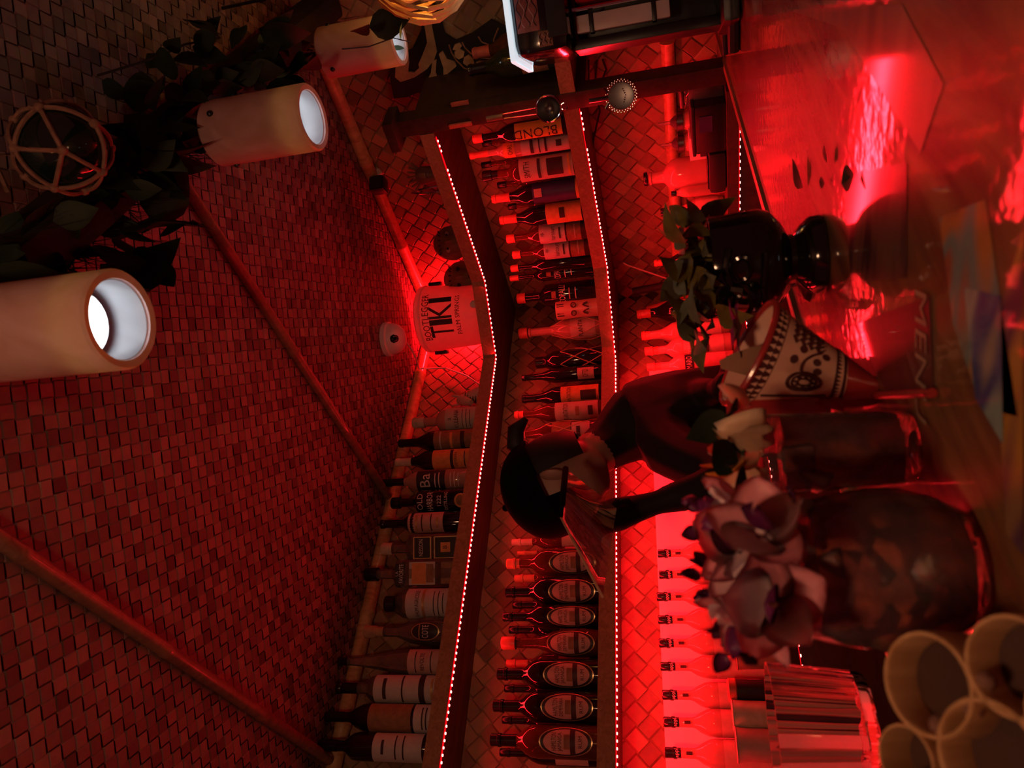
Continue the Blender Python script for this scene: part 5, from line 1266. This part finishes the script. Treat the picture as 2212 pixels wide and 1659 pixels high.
# red straw lying on the bar
a, b = onbar(1893, 853), onbar(2028, 848)
tag(obj('drinking_straw', tube(bmesh.new(), [a+Vector((0, 0, .004)), b+Vector((0, 0, .004))], .0036, 10), MT['ceramic_red']), 'translucent red straw lying on the bar beside the patterned cup', 'straw')
# menu card
pts = [onbar(1848, 700), onbar(2012, 640), onbar(2020, 862), onbar(1915, 840)]
t = thing('menu_card', 'dark red menu card lying on the bar with cream letters', 'menu', pts[0])
bm = bmesh.new(); prism(bm, [p-pts[0]+Vector((0, 0, .0003)) for p in pts], .0016, (0, 0, 1)); MT['card'] = pm('dark_red_card', (.11, .025, .02), .4, .3, coat=.4); MT['card_ink'] = pm('faded_cream_ink', (.40, .26, .17), .5)
obj('card', bm, MT['card'], t, smooth=False)
lx = (onbar(1998, 690)-onbar(1998, 850)).normalized(); ly = (onbar(1975, 760)-onbar(2015, 760)); ly = (ly-lx*ly.dot(lx)).normalized(); lc = onbar(1995, 770)-pts[0]+Vector((0, 0, .0024))
text_on('MENU', lambda x, y: lc-lx*x-ly*y, .026, MT['card_ink'], t, .16)
# fallen leaf bits
for k, (X, Y, s, r, lab) in enumerate([(1742, 405, .62, 1.2, 'dark curled leaf lying on the wet bar'), (1795, 352, .28, .3, 'small dark leaf scrap nearer the right wall'), (1856, 376, .42, 2.4, 'dark leaf tip lying on the shiny bar streak'), (1790, 395, .22, 2.0, 'tiny leaf crumb beside the curled leaf')]):
    o = link('fallen_leaf', leaf_mesh('fallen_leaf', .075, .030, -.12, MT['leaf']), None, onbar(X, Y)+Vector((0, 0, .004))); o.rotation_euler = (.05, 0, r); o.scale = (s, s, s); tag(o, lab, 'leaf', None)
# black straws / napkin holder at the far end
for k, (p0, p1, w, lab) in enumerate([((1598, 0), (1598, 108), .012, 'black flat bar caddy strip hanging over the bar end'), ((1568, 20), (1572, 118), .006, 'dark plastic straw leaning at the far bar end')]):
    a, b = onbar(*p0), onbar(*p1); tag(obj('bar_rod', tube(bmesh.new(), [a+Vector((0, 0, w)), b+Vector((0, 0, w))], w, 8), MT['rubber']), lab, 'rod')

# ---- back counter boxes, tools
def cbox(name, lab, cat, px, dep, size, mat, bev=.006, zoff=0, rz=0):
    b = onx(px[0], px[1], dep); P = Vector((dep, b.y, CNT+zoff)); t = thing(name, lab, cat, P, rz)
    bm = bmesh.new(); box(bm, (0, 0, size[2]/2), size, bev=bev); obj('body', bm, MT[mat], t); return t
t = cbox('storage_box', 'black storage box on the counter below the hanging strainer', 'box', (1620, 240), .22, (.13, .15, .085), 'black')
bm = bmesh.new(); box(bm, (.0, 0, .089), (.136, .156, .010), bev=.003); obj('lid', bm, MT['rubber'], t)
bm = bmesh.new(); box(bm, (.0665, .02, .055), (.002, .05, .035)); obj('label', bm, MT['label_bl'], t, smooth=False)
t = cbox('card_machine', 'dark rounded machine on the counter in front of the big jug bottle', 'machine', (1640, 345), .245, (.09, .14, .052), 'rubber', .016)
bm = bmesh.new(); box(bm, (.0, 0, .053), (.07, .11, .004), bev=.001); obj('screen', bm, MT['black_gloss'], t)
for k, (Y, wh) in enumerate([(258, 'nearer the end post'), (305, 'nearer the corner')]):
    b = onx(1520, Y, .14); P = Vector((.13, b.y, CNT)); t = thing('squeeze_bottle', 'clear squeeze bottle with a grey collar, '+wh, 'bottle', P)
    bm = bmesh.new(); lathe(bm, [(0, 0), (.028, 0), (.029, .01), (.029, .10), (.024, .115)], 20); obj('bottle_body', bm, MT['g_red'], t)
    bm = bmesh.new(); lathe(bm, [(.026, .112), (.030, .113), (.030, .130), (.024, .132)], 20); obj('collar', bm, MT['steel'], t)
    bm = bmesh.new(); lathe(bm, [(.024, .131), (.012, .145), (.006, .150), (.004, .185), (0, .185)], 14); obj('nozzle', bm, MT['g_pure'], t)
t = cbox('carton', 'white printed carton with a dark square emblem on the counter', 'box', (1560, 302), .19, (.06, .075, .10), 'label_w', .002)
bm = bmesh.new(); box(bm, (.0305, -.012, .055), (.002, .030, .030)); obj('emblem', bm, MT['ink'], t, smooth=False)
b = onx(1500, 195, .26); t = thing('plastic_canister', 'clear square plastic canister lying by the foot of the end post', 'canister', Vector((.20, b.y-.02, CNT)))
bm = bmesh.new(); box(bm, (0, 0, .055), (.09, .07, .11), bev=.008); obj('canister_body', bm, MT['g_pure'], t)
bm = bmesh.new(); box(bm, (0, 0, .115), (.094, .074, .012), bev=.003); obj('lid', bm, MT['steel'], t)
# stick tools standing in a cup at the corner
bse = onx(1560, 612, .10); P = Vector((.10, bse.y, CNT))
t = thing('tool_cup', 'steel cup of bar tools in the counter corner behind the mug', 'cup', P)
bm = bmesh.new(); lathe(bm, [(0, 0), (.036, 0), (.042, .10), (.039, .10), (.034, .005), (0, .005)], 20); obj('cup_body', bm, MT['steel'], t)
for a, b, r, mat, nm, lab in [((1367, 630), (1470, 610), .014, 'rubber', 'muddler', 'thick black muddler standing in the tool cup'), ((1398, 668), (1470, 648), .011, 'cap_r', 'wooden_muddler', 'red lit wooden muddler beside the black one'), ((1354, 572), (1450, 605), .0028, 'label', 'bar_spoon', 'thin pale bar spoon leaning out of the tool cup')]:
    tp = onx(*a, .10); md = onx(*b, .10); d = (md-tp).normalized(); bt_ = tp+d*((tp.z-(CNT+.012))/-d.z if d.z < 0 else .1)
    tt = thing(nm, lab, 'bar tool', bt_); obj('shaft', tube(bmesh.new(), [(0, 0, 0), (tp-bt_)*.5, tp-bt_], r, 10, [1, 1, 1.05]), MT[mat], tt)
    if nm == 'bar_spoon': obj('spoon_fork', tube(bmesh.new(), [tp-bt_, tp-bt_+Vector((0, .012, .012))], .003, 6), MT[mat], tt)
# small goods in front of the nine bottles
for k, (Xt, Y, w, lab, mat, lid) in enumerate([(1590, 1420, 50, 'small clear cup before the black capped bottles', 'g_red', None), (1575, 1492, 46, 'dark labelled jar before the black capped bottles', 'label_bk', 'cap_r'), (1582, 1545, 60, 'pale rounded jar lying before the black capped bottles', 'cap_c', None), (1590, 1610, 70, 'stack of pale cups at the counter end', 'label_pk', None)]):
    P, H, R = onshelf((Xt, 1650, Y, w), 'y', .195, CNT); t = thing('counter_jar', lab, 'jar', P)
    bm = bmesh.new(); lathe(bm, [(0, 0), (R*.8, 0), (R*.95, H*.1), (R, H*.8), (R*1.05, H), (R*.95, H), (R*.9, H*.2), (0, H*.2)], 22); obj('jar_body', bm, MT[mat], t)
    bm = bmesh.new(); lathe(bm, [(R*1.0, H*.86), (R*1.1, H*.88), (R*1.1, H*1.0), (R*.9, H*1.03), (0, H*1.03)] if lid else [(R*1.04, H*.97), (R*1.09, H*.99), (R*1.04, H*1.01)], 22); obj('lid' if lid else 'rim', bm, MT[lid or mat], t)

# ---- drinks
ICE = bmesh.new(); box(ICE, (0, 0, 0), (.026, .024, .022), bev=.004); ICE = to_mesh(ICE, 'ice_cube', MT['ice'])
def drink(lab, P, H, R, prof, seg, drink_mat, fill, sq=None, smooth=True, th=.0028):
    t = thing('cocktail_glass', lab, 'cocktail', P)
    out = [(r*R, z*H) for r, z in prof]
    inn = [(max(0, r*R-th), z*H+(.010 if i == 0 else 0)) for i, (r, z) in enumerate(prof)][::-1]
    inn[-1] = (0, out[0][1]+.009)
    inn = [q for q in inn[:-1] if q[1] > .009] + [inn[-1]]
    bm = bmesh.new(); lathe(bm, [(0, 0)]+out+[(out[-1][0]-th, out[-1][1]), (out[-1][0]-th, out[-1][1]-.004)], seg); obj('glass', bm, MT['glass'], t, smooth=smooth)
    zf = fill*H; d = [(0, .011)]
    for r, z in prof:
        if .012 < z*H < zf: d.append((r*R-th-.0006, z*H))
    def ri(z):
        for (ra, za), (rb, zb) in zip(prof, prof[1:]):
            if zb > za and za <= z <= zb: return ra+(rb-ra)*(z-za)/(zb-za)
        return prof[-1][0]
    d[0] = (0, .0105); d.insert(1, (ri(.011/H)*R-th-.0006, .011)); d += [(ri(fill)*R-th-.0006, zf), (0, zf)]
    bm = bmesh.new(); lathe(bm, d, seg); obj('drink', bm, MT[drink_mat], t)
    return t
# tumbler with leaf and cream flower garnish
P1 = onbar(1968, 965); H1 = top_h(P1, 1640, 955); R1 = px2m(P1, 92)
tA = drink('tall tumbler of iced red drink with dark leaves and cream petals', P1, H1, R1, [(.80, 0), (.86, .02), (.88, .08), (.93, .5), (1, 1.0)], 40, 'drink', .86)
# curvy glass with the pink orchid
P2 = onbar(2105, 1222); H2 = top_h(P2, 1700, 1200); R2 = px2m(P2, 178)
MT['glass_cut'] = thin_glass('dimpled_glass', (.90, .84, .82), body=.04, rough=.04, bump=.9, bscale=48, refr=.34)
tB = drink('big rounded cut glass of iced drink topped with pink orchids', P2, H2, R2, [(.55, 0), (.66, .02), (.86, .18), (.98, .36), (1.0, .52), (.93, .72), (.84, .9), (.82, 1.0)], 44, 'drink_b', .88)
[c for c in tB.children if c.name.startswith('glass')][0].data.materials[0] = MT['glass_cut']
# ribbed tumbler at the picture's lower edge
P3 = onbar(1880, 1590); H3 = top_h(P3, 1668, 1560); R3 = px2m(P3, 150)
tC = thing('cocktail_glass', 'ribbed empty tumbler nearest the open end of the bar', 'cocktail', P3)
bm = bmesh.new(); lathe(bm, [(0, 0), (R3*.84, 0), (R3*.88, .006), (R3, H3), (R3*.95, H3), (R3*.82, .014), (0, .012)], 56)
for v in bm.verts:
    r = math.hypot(v.co.x, v.co.y)
    if r > R3*.835:
        k = int(round((math.atan2(v.co.y, v.co.x)/(2*PI))*56)) % 2; f = 1-(.045 if k and v.co.z < H3*.94 else 0); v.co.x *= f; v.co.y *= f
obj('glass', bm, MT['glass_rib'], tC)
for tt, P, R, H, n, sd in ((tA, P1, R1, H1, 8, 1), (tB, P2, R2, H2, 12, 2)):
    rnd = random.Random(sd)
    for k in range(n):
        a = rnd.uniform(0, 2*PI); q = R*.62*math.sqrt(rnd.random()); o = link('ice_cube', ICE, tt, (q*math.cos(a), q*math.sin(a), H*rnd.uniform(.35, .90))); o.rotation_euler = (rnd.random()*3, rnd.random()*3, rnd.random()*3); s = rnd.uniform(.8, 1.1); o.scale = (s, s, s)
def petal_mesh(name, L, Wd, mat, cup=.35):
    bm = bmesh.new(); n = 7; m = 4; G = []
    for i in range(n+1):
        q = i/n; w = Wd*(math.sin(PI*min(1, .08+q*.92)**.8))**.7 if 0 < i < n else Wd*.12
        G.append([bm.verts.new((w*(k/m*2-1), q*L, cup*L*q*q*.6 + cup*.5*Wd*abs(k/m*2-1)**2)) for k in range(m+1)])
    for a, b in zip(G, G[1:]):
        for k in range(m): bm.faces.new((a[k], a[k+1], b[k+1], b[k]))
    bmesh.ops.solidify(bm, geom=bm.faces[:], thickness=.0008)
    me = to_mesh(bm, name, mat)
    try: me.attributes.remove(me.attributes['sharp_edge'])
    except Exception: pass
    return me
PT = {k: petal_mesh('petal', .038, .019, MT[m]) for k, m in (('p', 'petal'), ('w', 'petal_w'))}
TIP = petal_mesh('petal_tip', .013, .007, MT['petal_p'], .8)
PTC = petal_mesh('petal', .040, .018, MT['petal_c'], .6); PTO = petal_mesh('petal', .024, .005, MT['petal_o'], .5)
LIP = petal_mesh('lip', .024, .013, MT['petal_p'], .9)
def orchid(lab, P, face, roll, s):
    t = thing('orchid_flower', lab, 'flower', P, 0, 'orchids on the big rounded glass')
    z = face.normalized(); x = z.cross(Vector((0, 0, 1))).normalized(); y = z.cross(x); Mx = Matrix((x, y, z)).transposed()
    t.rotation_euler = (Mx @ Matrix.Rotation(roll, 3, 'Z')).to_euler(); t.scale = (s, s, s)
    for k in range(5):
        o = link('petal', PT['w' if k % 2 else 'p'], t, (0, 0, 0)); o.rotation_euler = (.15+.35*(k % 2), 0, 2*PI*k/5); o.scale = (1.15 if k in (1, 4) else .9, 1, 1)
        if k == int(roll*10) % 5: e = link('petal_tip', TIP, o, (0, .036, .014)); e.rotation_euler = (.7, 0, 0)
    o = link('lip', LIP, t, (0, .002, .006)); o.rotation_euler = (1.0, 0, PI/2.6)
    bm = bmesh.new(); ball(bm, (0, 0, .006), .004, 8, 6); obj('column', bm, MT['petal_w'], t)
    return t
tv = (EYE-P2).normalized()
def gp(P, X, Y):      # a point at P's distance seen at this pixel
    d = ray(X, Y); return EYE + d*((P-EYE).dot(FW))
for k, (X, Y, f, r, s, lab) in enumerate([(1590, 1105, tv*.4+LEFT*.3+Vector((0, 0, .9)), .3, .92, 'pink orchid at the back of the big rounded glass'), (1600, 1175, tv*.7+Vector((0, 0, .6))-LEFT*.2, 1.2, 1.0, 'pale pink orchid in the middle of the big rounded glass'),
      (1640, 1240, tv*.9+LEFT*.3+Vector((0, 0, .3)), 2.2, 1.05, 'pink orchid with a deep purple lip at the front of the glass'), (1612, 1318, tv*.5+LEFT*.8+Vector((0, 0, .4)), .8, 1.0, 'pink orchid hanging over the left side of the glass'), (1660, 1160, tv*.9-LEFT*.5+Vector((0, 0, -.1)), 2.8, .9, 'reddish pink orchid drooping over the rim'), (1680, 1300, tv+Vector((0, 0, -.2)), 1.7, .95, 'white pink orchid lowest on the front of the glass')]):
    orchid(lab, gp(P2+Vector((0, 0, H2)), X+28, Y)+tv*(.01 if k < 4 else .055), f, r, s)
for k, (X, Y, lab) in enumerate([(1518, 1090, 'dark purple orchid bud at the top right of the pink bunch'), (1535, 1225, 'dark purple orchid bud in the middle behind the pink bunch'), (1540, 1290, 'mauve curled orchid bud before the black capped bottles'), (1570, 1345, 'purple orchid bud at the left of the pink bunch'), (1600, 1390, 'lowest purple orchid bud at the left of the pink bunch')]):
    c0 = gp(P2+Vector((0, 0, H2))-tv*.03, X, Y); t = thing('orchid_bud', lab, 'flower', c0, 0, 'purple orchid buds on the big rounded glass')
    e = gp(P2+Vector((0, 0, H2))-tv*.02, X+70, Y+(-10 if k % 2 else 14))-c0
    bm = bmesh.new(); tube(bm, [Vector((0, 0, 0)), e*.25+UP*.004, e*.5, e*.8], .0062, 8, [.9, 1.2, 1.0, .5]); obj('bud_tube', bm, MT['petal_p'], t)
    for m in range(2):
        o = link('petal_tip', TIP, t, (0, 0, 0)); o.rotation_euler = (.6+m, .5*m, 1.5*k+2*m)
# garnish of the tumbler: cream flower halves, dark leaves, orange slivers
t1 = (EYE-P1).normalized()
tg = thing('petal_garnish', 'cream petals with orange slivers and dark leaves on the red tumbler', 'garnish', P1+Vector((0, 0, H1)))
rnd = random.Random(21); base = P1+Vector((0, 0, H1))
for X, Y, mesh, s, nm in [(1610, 885, PTC, 1.0, 'petal'), (1640, 920, PTC, 1.1, 'petal'), (1625, 975, PTC, 1.0, 'petal'), (1635, 1010, PTC, 1.2, 'petal'), (1650, 955, PTC, .9, 'petal'), (1600, 870, PTC, .7, 'petal'),
      (1560, 900, LV[1], .42, 'leaf'), (1585, 960, LV[1], .45, 'leaf'), (1575, 1005, LV[1], .45, 'leaf'), (1590, 1030, LV[1], .5, 'leaf'), (1555, 980, LV[0], .4, 'leaf'), (1640, 1040, LV[0], .5, 'leaf'), (1570, 880, LV[2], .5, 'leaf'),
      (1555, 970, PTO, 1.0, 'petal_sliver'), (1560, 1015, PTO, 1.0, 'petal_sliver'), (1550, 995, PTO, .9, 'petal_sliver'), (1590, 990, PTO, .8, 'petal_sliver')]:
    o = link(nm, mesh, tg, gp(base+t1*.02, X+24, Y+6)-base); o.rotation_euler = (rnd.uniform(.2, 1.6), rnd.uniform(-.6, .6), rnd.uniform(0, 2*PI)); o.scale = (s, s, s)
# holder of bamboo rings close to the camera, leaning back on the bar
MT['ring_shade'] = pm('ring_shade_brown', (.06, .022, .012), .6, .3)  # dark brown for the shade inside the hollow rings
P0 = onbar(2420, 1480)+Vector((0, 0, .020)); tv_ = (EYE-P0); tv_.z = 0; tv_.normalize()
NRM = (Vector((0, 0, 1))*.80+tv_*.60).normalized()
def onpl(X, Y): d = ray(X, Y); return EYE + d*((P0-EYE).dot(NRM)/d.dot(NRM))
t = thing('bamboo_ring_holder', 'rack of pale hollow bamboo rings tilted on the bar at the lower picture corner', 'holder', P0)
ROT = Vector((0, 0, 1)).rotation_difference(NRM).to_euler()
for k, (X, Y, w) in enumerate([(2000, 1478, 112), (2135, 1640, 128), (2185, 1440, 112), (1955, 1640, 72), (2330, 1560, 120), (2010, 1790, 110)]):
    p = onpl(X, Y); r = px2m(p, w); h = .030
    bm = bmesh.new(); lathe(bm, [(r*.86, 0), (r*.98, 0), (r*1.0, h*.5), (r*1.0, h*.92), (r*.97, h), (r*.90, h), (r*.86, h*.92), (r*.86, 0)], 30); o = obj('bamboo_ring', bm, MT['bamboo'], t, loc=p-P0-NRM*h); o.rotation_euler = ROT
    bm = bmesh.new(); lathe(bm, [(0, h*.30), (r*.859, h*.30), (r*.859, h*.27), (0, h*.27)], 26); obj('ring_shade_disc', bm, MT['ring_shade'], o)  # disc added to darken the inside of the hollow ring
bm = bmesh.new()
for X, Y in ((2085, 1530), (2010, 1565), (2110, 1470)): ball(bm, onpl(X, Y)-P0-NRM*.006, .005, 8, 6)
o = obj('cord_lashing', bm, MT['rope'], t); o['kind'] = 'stuff'
bm = bmesh.new(); tube(bm, [onpl(1960, 1500)-P0-NRM*.03, onbar(2100, 1560)-P0+Vector((0, 0, .004))], .005, 8); obj('prop_leg', bm, MT['bamboo'], t)
